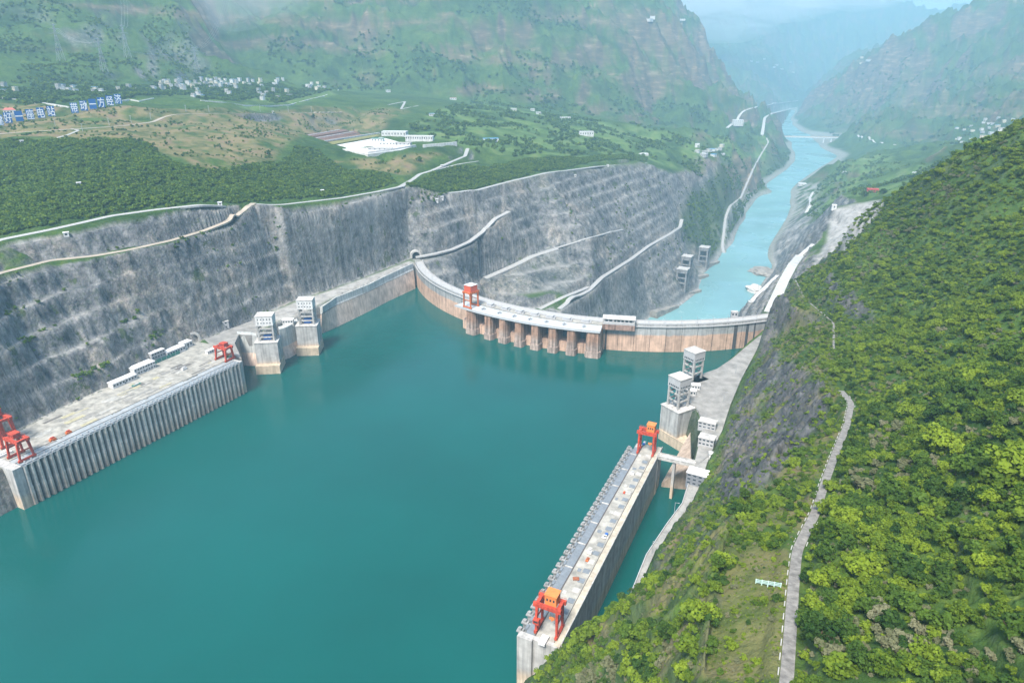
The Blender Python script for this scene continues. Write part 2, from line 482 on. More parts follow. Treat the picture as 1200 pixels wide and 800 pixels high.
def mat(name, color, rough=0.8, spec=0.3, metal=0.0, noise=0.0, nscale=0.3, var=None, stain=None, bump=0.0, streak=0.0):
    """plain principled material with optional mottling (noise), vertical streaks and drawdown band"""
    if name in MATS:
        return MATS[name]
    m = bpy.data.materials.new(name)
    m.use_nodes = True
    nt = m.node_tree
    b = nt.nodes['Principled BSDF']
    b.inputs['Roughness'].default_value = rough
    b.inputs['Specular IOR Level'].default_value = spec
    b.inputs['Metallic'].default_value = metal
    col = nt.nodes.new('ShaderNodeRGB')
    col.outputs[0].default_value = (*color, 1)
    out = col.outputs[0]
    geo = nt.nodes.new('ShaderNodeNewGeometry')
    if stain:                                 # reservoir drawdown mark: deposits below the usual water line
        (c2, zlo, zhi) = stain
        sep = nt.nodes.new('ShaderNodeSeparateXYZ')
        nt.links.new(geo.outputs['Position'], sep.inputs[0])
        nz = nt.nodes.new('ShaderNodeTexNoise')
        nz.inputs['Scale'].default_value = 0.08
        nz.inputs['Detail'].default_value = 5
        nt.links.new(geo.outputs['Position'], nz.inputs['Vector'])
        ad = nt.nodes.new('ShaderNodeMath')
        ad.operation = 'MULTIPLY_ADD'
        ad.inputs[1].default_value = 5.0
        nt.links.new(nz.outputs[0], ad.inputs[0])
        nt.links.new(sep.outputs[2], ad.inputs[2])
        mr = nt.nodes.new('ShaderNodeMapRange')
        mr.inputs[1].default_value = zlo + 2.5
        mr.inputs[2].default_value = zhi + 2.5
        nt.links.new(ad.outputs[0], mr.inputs[0])
        mx = nt.nodes.new('ShaderNodeMix')
        mx.data_type = 'RGBA'
        nt.links.new(mr.outputs[0], mx.inputs[0])
        mx.inputs[6].default_value = (*c2, 1)
        nt.links.new(out, mx.inputs[7])
        out = mx.outputs[2]
    if noise > 0:
        n = nt.nodes.new('ShaderNodeTexNoise')
        n.inputs['Scale'].default_value = nscale
        n.inputs['Detail'].default_value = 7
        n.inputs['Roughness'].default_value = 0.65
        nt.links.new(geo.outputs['Position'], n.inputs['Vector'])
        mr = nt.nodes.new('ShaderNodeMapRange')
        mr.inputs[1].default_value = 0.3
        mr.inputs[2].default_value = 0.7
        mr.inputs[3].default_value = 1 - noise
        mr.inputs[4].default_value = 1 + noise
        nt.links.new(n.outputs[0], mr.inputs[0])
        mu = nt.nodes.new('ShaderNodeMix')
        mu.data_type = 'RGBA'
        mu.blend_type = 'MULTIPLY'
        mu.inputs[0].default_value = 1
        nt.links.new(out, mu.inputs[6])
        nt.links.new(mr.outputs[0], mu.inputs[7])
        out = mu.outputs[2]
    if streak > 0:                            # runs of dirt down the face
        mp = nt.nodes.new('ShaderNodeMapping')
        mp.inputs['Scale'].default_value = (0.45, 0.45, 0.03)
        nt.links.new(geo.outputs['Position'], mp.inputs[0])
        n = nt.nodes.new('ShaderNodeTexNoise')
        n.inputs['Scale'].default_value = 1.0
        n.inputs['Detail'].default_value = 4
        nt.links.new(mp.outputs[0], n.inputs['Vector'])
        mr = nt.nodes.new('ShaderNodeMapRange')
        mr.inputs[1].default_value = 0.36
        mr.inputs[2].default_value = 0.6
        mr.inputs[3].default_value = 1 - streak
        mr.inputs[4].default_value = 1.05
        nt.links.new(n.outputs[0], mr.inputs[0])
        mu = nt.nodes.new('ShaderNodeMix')
        mu.data_type = 'RGBA'
        mu.blend_type = 'MULTIPLY'
        mu.inputs[0].default_value = 1
        nt.links.new(out, mu.inputs[6])
        nt.links.new(mr.outputs[0], mu.inputs[7])
        out = mu.outputs[2]
    nt.links.new(out, b.inputs['Base Color'])
    MATS[name] = m
    return m


# ------------------------------------------------------------------ object helpers
def tag(o, label=None, cat=None, group=None, kind=None):
    if label:
        o['label'] = label
    if cat:
        o['category'] = cat
    if group:
        o['group'] = group
    if kind:
        o['kind'] = kind
    return o


def empty(name, loc=(0, 0, 0), rz=0.0):
    o = bpy.data.objects.new(name, None)
    COL.objects.link(o)
    o.location = loc
    o.rotation_euler = (0, 0, rz)
    o.empty_display_size = 2
    return o


class MB:
    """collects boxes, bars, prisms and tubes, then links them as one mesh object"""

    def __init__(self):
        self.v, self.f = [], []

    def add(self, vs, fs):
        n = len(self.v)
        self.v += [tuple(v) for v in vs]
        self.f += [tuple(i + n for i in f) for f in fs]
        return self

    def hexa(self, b, t):                     # bottom ring and top ring of equal length
        n = len(b)
        fs = [tuple(range(n - 1, -1, -1)), tuple(range(n, 2 * n))]
        fs += [(i, (i + 1) % n, n + (i + 1) % n, n + i) for i in range(n)]
        return self.add(list(b) + list(t), fs)

    def box(self, x0, x1, y0, y1, z0, z1):
        b = [(x0, y0, z0), (x1, y0, z0), (x1, y1, z0), (x0, y1, z0)]
        t = [(x, y, z1) for x, y, _ in b]
        return self.hexa(b, t)

    def prism(self, poly, z0, z1):
        return self.hexa([(p[0], p[1], z0) for p in poly], [(p[0], p[1], z1) for p in poly])

    def bar(self, a, b, w, h=None):
        a, b = Vector(a), Vector(b)
        h = h or w
        d = (b - a).normalized()
        up = Vector((0, 0, 1)) if abs(d.z) < 0.95 else Vector((1, 0, 0))
        s = d.cross(up).normalized() * (w / 2)
        u = s.cross(d).normalized() * (h / 2)
        return self.hexa([a - s - u, a + s - u, a + s + u, a - s + u], [b - s - u, b + s - u, b + s + u, b - s + u])

    def cyl(self, c, r, z0, z1, n=10, r1=None):
        r1 = r if r1 is None else r1
        return self.hexa([(c[0] + r * math.cos(2 * math.pi * k / n), c[1] + r * math.sin(2 * math.pi * k / n), z0) for k in range(n)],
                         [(c[0] + r1 * math.cos(2 * math.pi * k / n), c[1] + r1 * math.sin(2 * math.pi * k / n), z1) for k in range(n)])

    def xf(self, M):
        self.v = [tuple(M @ Vector(v)) for v in self.v]
        return self

    def build(self, name, m, parent=None, bevel=0.0, smooth=False):
        me = bpy.data.meshes.new(name)
        me.from_pydata(self.v, [], self.f)
        bm = bmesh.new()
        bm.from_mesh(me)
        bmesh.ops.recalc_face_normals(bm, faces=bm.faces)
        if bevel > 0:
            bmesh.ops.bevel(bm, geom=bm.edges[:], offset=bevel, segments=1, affect='EDGES')
        bm.to_mesh(me)
        bm.free()
        me.materials.append(m)
        if smooth:
            me.polygons.foreach_set('use_smooth', [True] * len(me.polygons))
        o = bpy.data.objects.new(name, me)
        COL.objects.link(o)
        o.parent = parent
        return o


def children_of(o):
    return [c for c in bpy.data.objects if c.parent == o]


def copy_tree(o, parent=None):
    c = o.copy()
    COL.objects.link(c)
    c.parent = parent
    for ch in children_of(o):
        copy_tree(ch, c)
    return c


def arr_mesh(name, verts, faces, m, smooth=True):
    me = bpy.data.meshes.new(name)
    verts = np.asarray(verts, np.float32)
    faces = np.asarray(faces, np.int32)
    k = faces.shape[1]
    me.vertices.add(len(verts))
    me.vertices.foreach_set('co', verts.ravel())
    me.loops.add(faces.size)
    me.loops.foreach_set('vertex_index', faces.ravel())
    me.polygons.add(len(faces))
    me.polygons.foreach_set('loop_start', np.arange(0, faces.size, k, dtype=np.int32))
    me.polygons.foreach_set('loop_total', np.full(len(faces), k, np.int32))
    me.polygons.foreach_set('use_smooth', np.full(len(faces), smooth))
    me.update(calc_edges=True)
    if m:
        me.materials.append(m)
    o = bpy.data.objects.new(name, me)
    COL.objects.link(o)
    return o


PLATP = [tuple(H(px, py, 37.3))[:2] for px, py in [(834, 531), (811, 551), (823, 496), (816, 482), (804, 470), (798, 455), (804, 443), (822, 437), (840, 431), (858, 419), (873, 406), (889, 393), (897, 390), (885, 415), (869, 445), (857, 474), (848, 505)]]
QUAYP = [tuple(H(px, py, 37.3))[:2] for px, py in [(730, 713), (755, 650), (779, 614), (797, 590), (810, 549), (834, 531), (814, 590), (795, 614), (767.5, 650), (740, 713)]]
# ------------------------------------------------------------------ roads (traced from image pixels before the terrain mesh is made)
ROADS = []


def road(name, pts, width, m, level=True, feather=6.0, lift=0.25, off=0.0, sm=4):
    pts = [p if isinstance(p, Vector) else hit(*p) for p in pts]
    L = sum((b - a).length for a, b in zip(pts[:-1], pts[1:]))
    line = smooth_line(resample(pts, max(3.0, L / 160)), sm)
    if level:
        flatten(line, width * 0.62 + 0.8, feather, zoff=-0.1)
    ROADS.append((name, line, width, m, lift))
    return line


def ribbon(name, line, width, m, lift, drape=True):
    vs, fs = [], []
    n = len(line)
    for i, p in enumerate(line):
        d = (line[min(i + 1, n - 1)] - line[max(i - 1, 0)])
        s = Vector((-d.y, d.x, 0)).normalized()
        zs = [float(gz(p.x + s.x * k * width / 2, p.y + s.y * k * width / 2)) for k in (-1, 0, 1)] if drape else [p.z]
        z = max(zs + [p.z]) + lift if drape else p.z + lift
        for k in (-0.5, -0.17, 0.17, 0.5):
            vs.append((p.x + s.x * k * width, p.y + s.y * k * width, z))
        # side skirts so the road has a thickness
        vs.append((p.x - s.x * width * 0.5, p.y - s.y * width * 0.5, z - 1.2 - width * 0.1))
        vs.append((p.x + s.x * width * 0.5, p.y + s.y * width * 0.5, z - 1.2 - width * 0.1))
    for i in range(n - 1):
        a, b = i * 6, i * 6 + 6
        for k in range(3):
            fs.append((a + k, a + k + 1, b + k + 1, b + k))
        fs.append((a + 4, a, b, b + 4))
        fs.append((a + 3, a + 5, b + 5, b + 3))
    o = arr_mesh(name, vs, fs, m, smooth=False)
    tag(o, kind='structure')
    return o


M_ROADC = mat('road_concrete', (0.36, 0.355, 0.34), 0.9, 0.2, noise=0.22, nscale=0.35)
M_ROADN = mat('road_near', (0.205, 0.195, 0.18), 0.9, 0.2, noise=0.45, nscale=0.45)
M_ROADD = mat('road_dirt', (0.36, 0.31, 0.25), 0.95, 0.1, noise=0.2, nscale=0.1)
M_ROADW = mat('road_white', (0.48, 0.47, 0.45), 0.9, 0.1, noise=0.25, nscale=0.15)

near_line = road('road', [p for p in r0 if p.y < 415], 3.3, M_ROADN, feather=4, lift=0.2)
path_line = road('path', [H(*p) for p in ROAD_PTS[12:]], 1.7, mat('path_concrete', (0.21, 0.20, 0.18), 0.9, 0.2, noise=0.4, nscale=0.2), feather=4, lift=0.25)
road('road', [(-40, 335), (0, 320), (60, 305), (110, 300), (150, 293), (200, 282), (240, 270), (270, 258), (290, 243), (297, 238)], 7.5, M_ROADD, feather=3)
road('road', [(-40, 296), (0, 281), (60, 269), (100, 260), (130, 253), (180, 246), (235, 240), (262, 241)], 9.0, M_ROADC, feather=3)
road('road', [(300, 240), (330, 240), (400, 232), (440, 225), (468, 219), (486, 209)], 8.0, M_ROADC, feather=4)
road('road', [(470, 219), (484, 210), (492, 204), (506, 200), (528, 190), (545, 183), (548, 174)], 8.0, M_ROADC, feather=4)
road('road', [(506, 200), (540, 192), (560, 189)], 6.0, M_ROADC, feather=4)
road('road', [(525, 226), (560, 223), (600, 212), (640, 203), (700, 195), (758, 191)], 9.0, M_ROADC, feather=3, sm=2)
road('road', [(-20, 160), (10, 156), (60, 153), (110, 150), (150, 147), (180, 143), (192, 137), (205, 134), (260, 133), (330, 133), (400, 132)], 8.0, M_ROADD, feather=6)
road('road', [(62, 163), (80, 158), (92, 153), (84, 151)], 5.0, M_ROADC, feather=4)
road('road', [(455, 123), (475, 119), (470, 128), (490, 124)], 7.0, M_ROADC, feather=5)
road('road', [(487, 301), (510, 297), (530, 292), (550, 283), (566, 271), (580, 256), (596, 248)], 9.0, M_ROADC, feather=4)
road('road', [(568, 326), (600, 312), (625, 300), (640, 295), (653, 291)], 13.0, M_ROADC, feather=4)
road('road', [(640, 294), (660, 288), (690, 279), (715, 272), (730, 269)], 6.0, M_ROADC, feather=4)
road('road', [(655, 362), (668, 352), (690, 340), (705, 325), (740, 303), (760, 288), (785, 274), (797, 266), (799, 257)], 9.0, M_ROADC, feather=4)
road('road', [(632, 362), (660, 348), (690, 336)], 9.0, M_ROADC, feather=4)
road('road', [H(902, 366, 34), H(910, 348, 27), H(918, 330, 21), H(929, 310, 20), hit(937, 300)], 15.0, M_ROADW, feather=5)
road('road', [(937, 300), (945, 293), (953, 286)], 8.0, M_ROADW, feather=5)
road('road', [(868, 366), (880, 354), (895, 339), (912, 323)], 9.0, M_ROADW, feather=2)
road('road', [(850, 300), (846, 290), (848, 275), (850, 255), (855, 242), (868, 232), (874, 218), (880, 204), (890, 184), (901, 166), (893, 158)], 8.0, M_ROADC, feather=8)
road('road', [(852, 150), (857, 146), (865, 140), (866, 131), (880, 127), (905, 122), (935, 118)], 16.0, M_ROADW, feather=15)
road('road', [(893, 158), (895, 146), (896, 138), (905, 133), (925, 128), (934, 126)], 18.0, M_ROADW, feather=15)
road('road', [(962, 219), (975, 214), (990, 213)], 9.0, M_ROADW, feather=10)
road('road', [(944, 250), (950, 240), (949, 232), (953, 225)], 9.0, M_ROADW, feather=6)
road('road', [(1005, 160), (1025, 167), (1050, 170)], 14.0, M_ROADW, feather=10)

# ------------------------------------------------------------------ terrain colour regions (image pixel outlines cast onto the ground)


def region(*pix):
    return [hit(*p) for p in pix]


forest_polys = [region((-60, 290), (0, 276), (60, 264), (130, 250), (180, 243), (232, 237), (300, 236), (400, 229), (466, 216), (455, 205), (380, 196), (330, 190), (240, 200), (200, 190), (170, 165), (100, 165), (0, 165), (-60, 165)),
                region((330, 192), (345, 172), (372, 176), (400, 196)),
                region((478, 240), (470, 226), (500, 206), (540, 195), (600, 190), (700, 183), (760, 184), (755, 190), (640, 201), (560, 222), (510, 232)),
                region((0, 118), (60, 122), (140, 118), (190, 112), (260, 118), (330, 122), (390, 106), (330, 98), (150, 102), (0, 104))]
dry_polys = [region((-60, 162), (0, 160), (90, 163), (150, 166), (190, 178), (240, 200), (310, 194), (330, 172), (370, 160), (450, 150), (480, 130), (400, 126), (330, 130), (200, 128), (150, 124), (80, 127), (0, 120), (-60, 118)),
             region((380, 192), (470, 205), (490, 196), (520, 180), (480, 182))]
grass_poly = region((812, 799), (830, 720), (850, 670), (880, 640), (925, 645), (925, 690), (918, 740), (912, 799))
rock_polys = [region((906, 348), (930, 362), (965, 372), (958, 388), (930, 400), (905, 420), (892, 400)),
              region((960, 325), (985, 330), (1010, 352), (1030, 375), (1012, 378), (985, 368), (966, 350)),
              region((893, 395), (908, 350), (945, 368), (958, 385), (925, 402), (912, 412), (940, 432), (960, 445), (975, 470), (962, 500), (938, 530), (905, 565), (875, 588), (848, 600), (840, 560), (852, 500), (872, 450)),
              region((690, 765), (705, 742), (735, 733), (740, 752), (715, 770)),
              region((826, 799), (835, 740), (848, 700), (838, 690), (822, 760))]
green_cliff = [region((905, 395), (945, 372), (962, 390), (950, 415), (935, 430), (915, 425))]
brown_far = [region((955, 125), (985, 100), (1060, 60), (1110, 60), (1100, 130), (1040, 150), (1000, 158))]
concrete_polys = [region((255, 400), (282, 390), (300, 391), (302, 396), (285, 412), (270, 415)), region((262, 391), (300, 375), (345, 354), (390, 339), (440, 321), (480, 305), (484, 309), (440, 330), (394, 349), (345, 373), (300, 392)), region((320, 262), (332, 252), (400, 240), (440, 231), (472, 224), (470, 232), (420, 252), (370, 262), (330, 272)), region((960, 300), (977, 244), (1010, 238), (1030, 234), (1035, 240), (1005, 280), (990, 300))]

band_far = [region((330, 32), (420, 36), (500, 34), (600, 55), (700, 71), (790, 88), (824, 100), (824, 84), (790, 64), (700, 48), (600, 35), (500, 13), (420, 15), (330, 20)),
            region((470, 36), (480, 34), (548, 98), (540, 100)),
            region((974, 104), (1010, 78), (1040, 64), (1100, 56), (1100, 36), (1055, 43), (1030, 49), (1000, 75)),
            region((983, 137), (1060, 140), (1112, 122), (1112, 94), (1060, 94), (1020, 94), (983, 110)), region((415, 84), (440, 84), (440, 95), (415, 95))]
S1 = slope_of(blur(GZ, 1))
NV = NR * NT
rock = sstep(0.62, 0.95, blur(S1, 2)) * (1 - sstep(2400, 3200, RR))
nz1 = fbm(GX / 60, GY / 60, 4)
nz2 = fbm(GX / 15, GY / 15, 3)
ip0 = lambda polys: np.max([in_poly(p, GX, GY) for p in polys], axis=0).astype(float)
hillpart = (1 - sstep(900, 1000, RR)) * sstep(0.0, 30, GX - 0.15 * GY + 60)
rock = np.where(hillpart > 0.5, sstep(1.25, 2.0, blur(S1, 2) + 0.35 * nz1 + 0.2 * nz2), rock)
dslope = ip0([region((487, 306), (470, 222), (560, 223), (640, 203), (760, 192), (850, 210), (850, 285), (800, 335), (745, 372), (690, 372), (600, 350), (540, 330))])
rock = np.maximum(rock, 0.92 * blur(dslope, 4) * (1 - hillpart))
wooded = blur(ip0([region((792, 268), (812, 222), (830, 214), (872, 213), (884, 230), (852, 292), (838, 306), (808, 288))]), 4)
rock = rock * (1 - 0.8 * wooded * sstep(-0.4, 0.1, nz1 + 0.4))
ip = lambda polys: np.max([in_poly(p, GX, GY) for p in polys], axis=0).astype(float)
rock = np.maximum(rock, blur(ip(rock_polys), 4) * sstep(-0.55, 0.0, fbm(GX / 30, GY / 45, 4) + 0.4 * nz2 + 0.12))
gside0 = GX - np.interp(GY, [p.y for p in r0], [p.x for p in r0])
inrp = blur(ip(rock_polys), 4)
rock = np.where(hillpart > 0.5, rock * np.where(gside0 > 4, 0.25 + 0.75 * inrp, 0.55 + 0.45 * inrp), rock)
rock *= np.where((GY < 305) & (GX < 72) & (GZ > 40), 0.35, 1.0)
rock *= 1 - 0.9 * blur(ip(green_cliff), 4)
rock_far = 0.75 * sstep(1.05, 1.6, blur(S1, 3) + 0.25 * fbm(GX / 300, GY / 300, 3)) * sstep(2400, 3200, RR)
rock_far = np.maximum(rock_far, 0.55 * np.maximum(blur(ip(band_far), 3), 0.45 * blur(ip(brown_far), 6)) * sstep(-0.2, 0.5, fbm(GX / 220, GY / 220, 4)))
strat = fbm((GX + GY) / 1500, GZ / 62 + 0.4 * fbm(GX / 500, GY / 500, 2), 2)
rock_far = np.maximum(rock_far, 0.62 * mt * sstep(0.22, 0.42, strat) * sstep(0.35, 0.8, blur(S1, 3)))
dry = blur(ip(dry_polys), 6) * sstep(-0.5, 0.35, nz1 + 0.3)
dry = np.maximum(dry, blur(ip([grass_poly]), 3) * 0.55)
bare = blur(ip(concrete_polys), 2)
GZ = np.where(in_poly(QUAYP, GX, GY) | in_poly(PLATP, GX, GY), np.minimum(GZ, 34.5), GZ)
gside = GX - np.interp(GY, [p.y for p in r0], [p.x for p in r0])
gorge = (1 - hillpart * 0) * hillpart * (1 - sstep(-6, 4, gside)) * sstep(45, 60, GZ)
dry = np.maximum(dry, 0.70 * gorge * sstep(-0.35, 0.45, fbm(GX / 26 + 5, GY / 26, 4)))
crag = blur(ip(rock_polys), 4) * (1 - hillpart * 0) * sstep(45, 60, GZ) * (1 - sstep(900, 1000, RR)) * rock
GZ = GZ + crag * (4.5 * ridged(GX / 24, GY / 34, 4) + 1.5 * ridged(GX / 8, GY / 8, 2) - 3.0)
field = blur(ip([region((478, 150), (560, 120), (640, 132), (720, 147), (800, 160), (900, 160), (905, 180), (880, 205), (850, 232), (800, 200), (760, 188), (700, 182), (600, 186), (545, 182)),
                 region((945, 255), (960, 215), (985, 190), (1040, 176), (1130, 178), (1190, 160), (1100, 207), (1040, 228), (1000, 230), (970, 247)),
                 region((200, 118), (262, 112), (330, 116), (390, 106), (395, 112), (340, 126), (280, 126))]), 5) * sstep(-0.5, 0.2, fbm(GX / 130, GY / 130, 4))
natural = hillpart
# benches on the excavated rock: ledges every 17 m
forest = blur(ip(forest_polys), 4)
tt = sstep(-190, -203, GZ) * 0
bankp = blur(ip([region((843, 302), (848, 262), (858, 240), (878, 213), (893, 221), (877, 245), (863, 270), (859, 290)), region((903, 300), (904, 285), (924, 250), (934, 215), (962, 214), (952, 240), (947, 262), (925, 292))]), 3)
bare = np.maximum(bare, 0.85 * bankp * sstep(-0.4, 0.3, fbm(GX / 45, GY / 45, 4)))
shore = (1 - sstep(2, 14, np.abs(GZ + 200))) * sstep(800, 1200, RR)
bare = np.maximum(bare, 0.7 * shore)

bench_m = rock * (1 - hillpart) * (1 - sstep(2200, 2600, RR))
STEP = 22.0
ph = (GZ - 37 + 2.5 * fbm(GX / 120, GY / 120, 2)) / STEP
fl = np.floor(ph)
fr = ph - fl
ter = (fl + sstep(0.24, 1.0, fr)) * STEP - (ph * STEP)
GZ = GZ + np.where(GZ > 39, bench_m * ter * 0.95, 0) + np.where(GZ < 20, bench_m * ter * 0.6, 0)
ledge = np.exp(-((fr - 0.13) / 0.15) ** 2) * bench_m * sstep(-0.6, 0.2, fbm(GX / 120 + 3, GY / 120, 3))

# ------------------------------------------------------------------ terrain material
mt_ = bpy.data.materials.new('terrain_ground')
mt_.use_nodes = True
nt = mt_.node_tree
N, Lk = nt.nodes.new, nt.links.new
bsdf = nt.nodes['Principled BSDF']
bsdf.inputs['Roughness'].default_value = 0.95
bsdf.inputs['Specular IOR Level'].default_value = 0.1
geo = N('ShaderNodeNewGeometry')
att = N('ShaderNodeAttribute')
att.attribute_name = 'cover'
sepc = N('ShaderNodeSeparateColor')
Lk(att.outputs['Color'], sepc.inputs[0])


def nnoise(scale, detail=6, vec=None, sc3=None, rough=0.6):
    n = N('ShaderNodeTexNoise')
    n.inputs['Scale'].default_value = scale
    n.inputs['Detail'].default_value = detail
    n.inputs['Roughness'].default_value = rough
    src = geo.outputs['Position']
    if sc3:
        mp = N('ShaderNodeMapping')
        mp.inputs['Scale'].default_value = sc3
        Lk(src, mp.inputs[0])
        src = mp.outputs[0]
    Lk(src, n.inputs['Vector'])
    return n.outputs[0]


def ramp(fac, stops):
    r = N('ShaderNodeValToRGB')
    e = r.color_ramp.elements
    while len(e) < len(stops):
        e.new(0.5)
    for k, (pos, c) in enumerate(stops):
        e[k].position = pos
        e[k].color = (*c, 1)
    Lk(fac, r.inputs[0])
    return r.outputs[0]


def mix(f, a, b, mode='MIX'):
    m = N('ShaderNodeMix')
    m.data_type = 'RGBA'
    m.blend_type = mode
    if isinstance(f, (int, float)):
        m.inputs[0].default_value = f
    else:
        Lk(f, m.inputs[0])
    for s, i in ((a, 6), (b, 7)):
        if isinstance(s, tuple):
            m.inputs[i].default_value = (*s, 1)
        else:
            Lk(s, m.inputs[i])
    return m.outputs[2]


def mth(op, a, b=None, c=None, clamp=False):
    m = N('ShaderNodeMath')
    m.operation = op
    m.use_clamp = clamp
    for k, s in enumerate((a, b, c)):
        if s is None:
            continue
        if isinstance(s, (int, float)):
            m.inputs[k].default_value = s
        else:
            Lk(s, m.inputs[k])
    return m.outputs[0]


green = mix(nnoise(0.02, 5), ramp(nnoise(0.22, 6), [(0.3, (0.022, 0.048, 0.010)), (0.5, (0.050, 0.095, 0.016)), (0.7, (0.11, 0.145, 0.030))]),
            ramp(nnoise(0.05, 6), [(0.3, (0.020, 0.050, 0.016)), (0.55, (0.055, 0.105, 0.026)), (0.75, (0.11, 0.14, 0.045))]))
green = mix(1.0, green, ramp(nnoise(0.007, 6, rough=0.7), [(0.36, (0.50, 0.58, 0.55)), (0.5, (0.95, 0.95, 0.95)), (0.64, (1.28, 1.18, 1.0))]), 'MULTIPLY')
dryc = ramp(nnoise(0.03, 7), [(0.28, (0.045, 0.075, 0.02)), (0.42, (0.11, 0.11, 0.04)), (0.52, (0.20, 0.165, 0.075)), (0.64, (0.21, 0.145, 0.09)), (0.78, (0.15, 0.10, 0.075))])
n_iso = nnoise(0.085, 12, rough=0.74)
n_str = nnoise(1.0, 9, sc3=(0.20, 0.20, 0.035), rough=0.72)
streaks = mth('ADD', mth('MULTIPLY', n_str, 0.20), mth('MULTIPLY', n_iso, 0.80))
rk = ramp(streaks, [(0.36, (0.028, 0.031, 0.037)), (0.44, (0.135, 0.138, 0.143)), (0.53, (0.225, 0.223, 0.222)), (0.66, (0.42, 0.40, 0.375))])
rk2 = ramp(nnoise(0.014, 8, rough=0.7), [(0.36, (0.42, 0.45, 0.50)), (0.50, (0.88, 0.88, 0.88)), (0.64, (1.22, 1.07, 0.94))])
rk = mix(0.9, rk, rk2, 'MULTIPLY')
vor = N('ShaderNodeTexVoronoi')
vor.feature = 'DISTANCE_TO_EDGE'
vor.inputs['Scale'].default_value = 1.0
mpv = N('ShaderNodeMapping')
mpv.inputs['Scale'].default_value = (0.07, 0.07, 0.022)
wv = N('ShaderNodeVectorMath')
wv.operation = 'MULTIPLY_ADD'
nz_ = N('ShaderNodeTexNoise')
nz_.inputs['Scale'].default_value = 0.08
nz_.inputs['Detail'].default_value = 5
Lk(geo.outputs['Position'], nz_.inputs['Vector'])
Lk(nz_.outputs['Color'], wv.inputs[0])
wv.inputs[1].default_value = (16, 16, 16)
Lk(geo.outputs['Position'], wv.inputs[2])
Lk(wv.outputs[0], mpv.inputs[0])
Lk(mpv.outputs[0], vor.inputs['Vector'])
crack = mth('MULTIPLY', mth('LESS_THAN', vor.outputs['Distance'], mth('MULTIPLY', nnoise(0.03, 3), 0.10)), 0.28)
rk = mix(crack, rk, (0.022, 0.025, 0.03))
att2 = N('ShaderNodeAttribute')
att2.attribute_name = 'cover2'
sep2 = N('ShaderNodeSeparateColor')
Lk(att2.outputs['Color'], sep2.inputs[0])
rk = mix(sep2.outputs[0], rk, mix(1.0, rk, (0.50, 0.51, 0.53), 'MULTIPLY'))
green = mix(mth('MULTIPLY', sep2.outputs[1], 0.85), green, ramp(nnoise(0.03, 6), [(0.32, (0.05, 0.10, 0.025)), (0.5, (0.11, 0.18, 0.045)), (0.68, (0.17, 0.21, 0.07))]))
veg_on_rock = mth('MULTIPLY', mth('GREATER_THAN', nnoise(0.035, 8, rough=0.7), 0.615), 0.75)
rk = mix(veg_on_rock, rk, (0.05, 0.075, 0.022))
cfar = ramp(nnoise(1.0, 6, sc3=(0.012, 0.012, 0.05)), [(0.3, (0.07, 0.06, 0.055)), (0.55, (0.20, 0.125, 0.09)), (0.7, (0.40, 0.28, 0.21))])
concc = ramp(nnoise(0.09, 7), [(0.3, (0.22, 0.21, 0.195)), (0.6, (0.40, 0.385, 0.36))])
col = mix(sepc.outputs[1], green, dryc)
col = mix(mth('MULTIPLY', sepc.outputs[0], mth('MULTIPLY_ADD', nnoise(0.25, 5), 1.4, 0.25, clamp=True), clamp=True), col, rk)
col = mix(att.outputs['Alpha'], col, cfar)
col = mix(sepc.outputs[2], col, concc)
Lk(col, bsdf.inputs['Base Color'])
bp = N('ShaderNodeBump')
bp.inputs['Strength'].default_value = 0.9
bp.inputs['Distance'].default_value = 2.2
Lk(mth('ADD', mth('MULTIPLY', streaks, sepc.outputs[0]), mth('MULTIPLY', nnoise(0.35, 6), 0.8)), bp.inputs['Height'])
Lk(bp.outputs[0], bsdf.inputs['Normal'])


def make_terrain():
    verts = np.stack([GX.ravel(), GY.ravel(), GZ.ravel()], 1)
    i = np.arange(NR - 1)[:, None] * NT + np.arange(NT - 1)[None, :]
    faces = np.stack([i, i + NT, i + NT + 1, i + 1], -1).reshape(-1, 4)
    o = arr_mesh('terrain', verts, faces[:, ::-1], mt_, True)
    a = o.data.attributes.new('cover', 'FLOAT_COLOR', 'POINT')
    cov = np.stack([rock, dry, np.clip(bare + 0.62 * ledge, 0, 1), rock_far], -1).reshape(-1, 4).astype(np.float32)
    a.data.foreach_set('color', cov.ravel())
    a = o.data.attributes.new('cover2', 'FLOAT_COLOR', 'POINT')
    cov = np.stack([natural, field, field * 0, np.ones_like(field)], -1).reshape(-1, 4).astype(np.float32)
    a.data.foreach_set('color', cov.ravel())
    tag(o, kind='structure')
    return o


terrain = make_terrain()
for (nm, line, wd, m_, lift) in ROADS:
    ribbon(nm, line, wd, m_, lift)

# ------------------------------------------------------------------ water


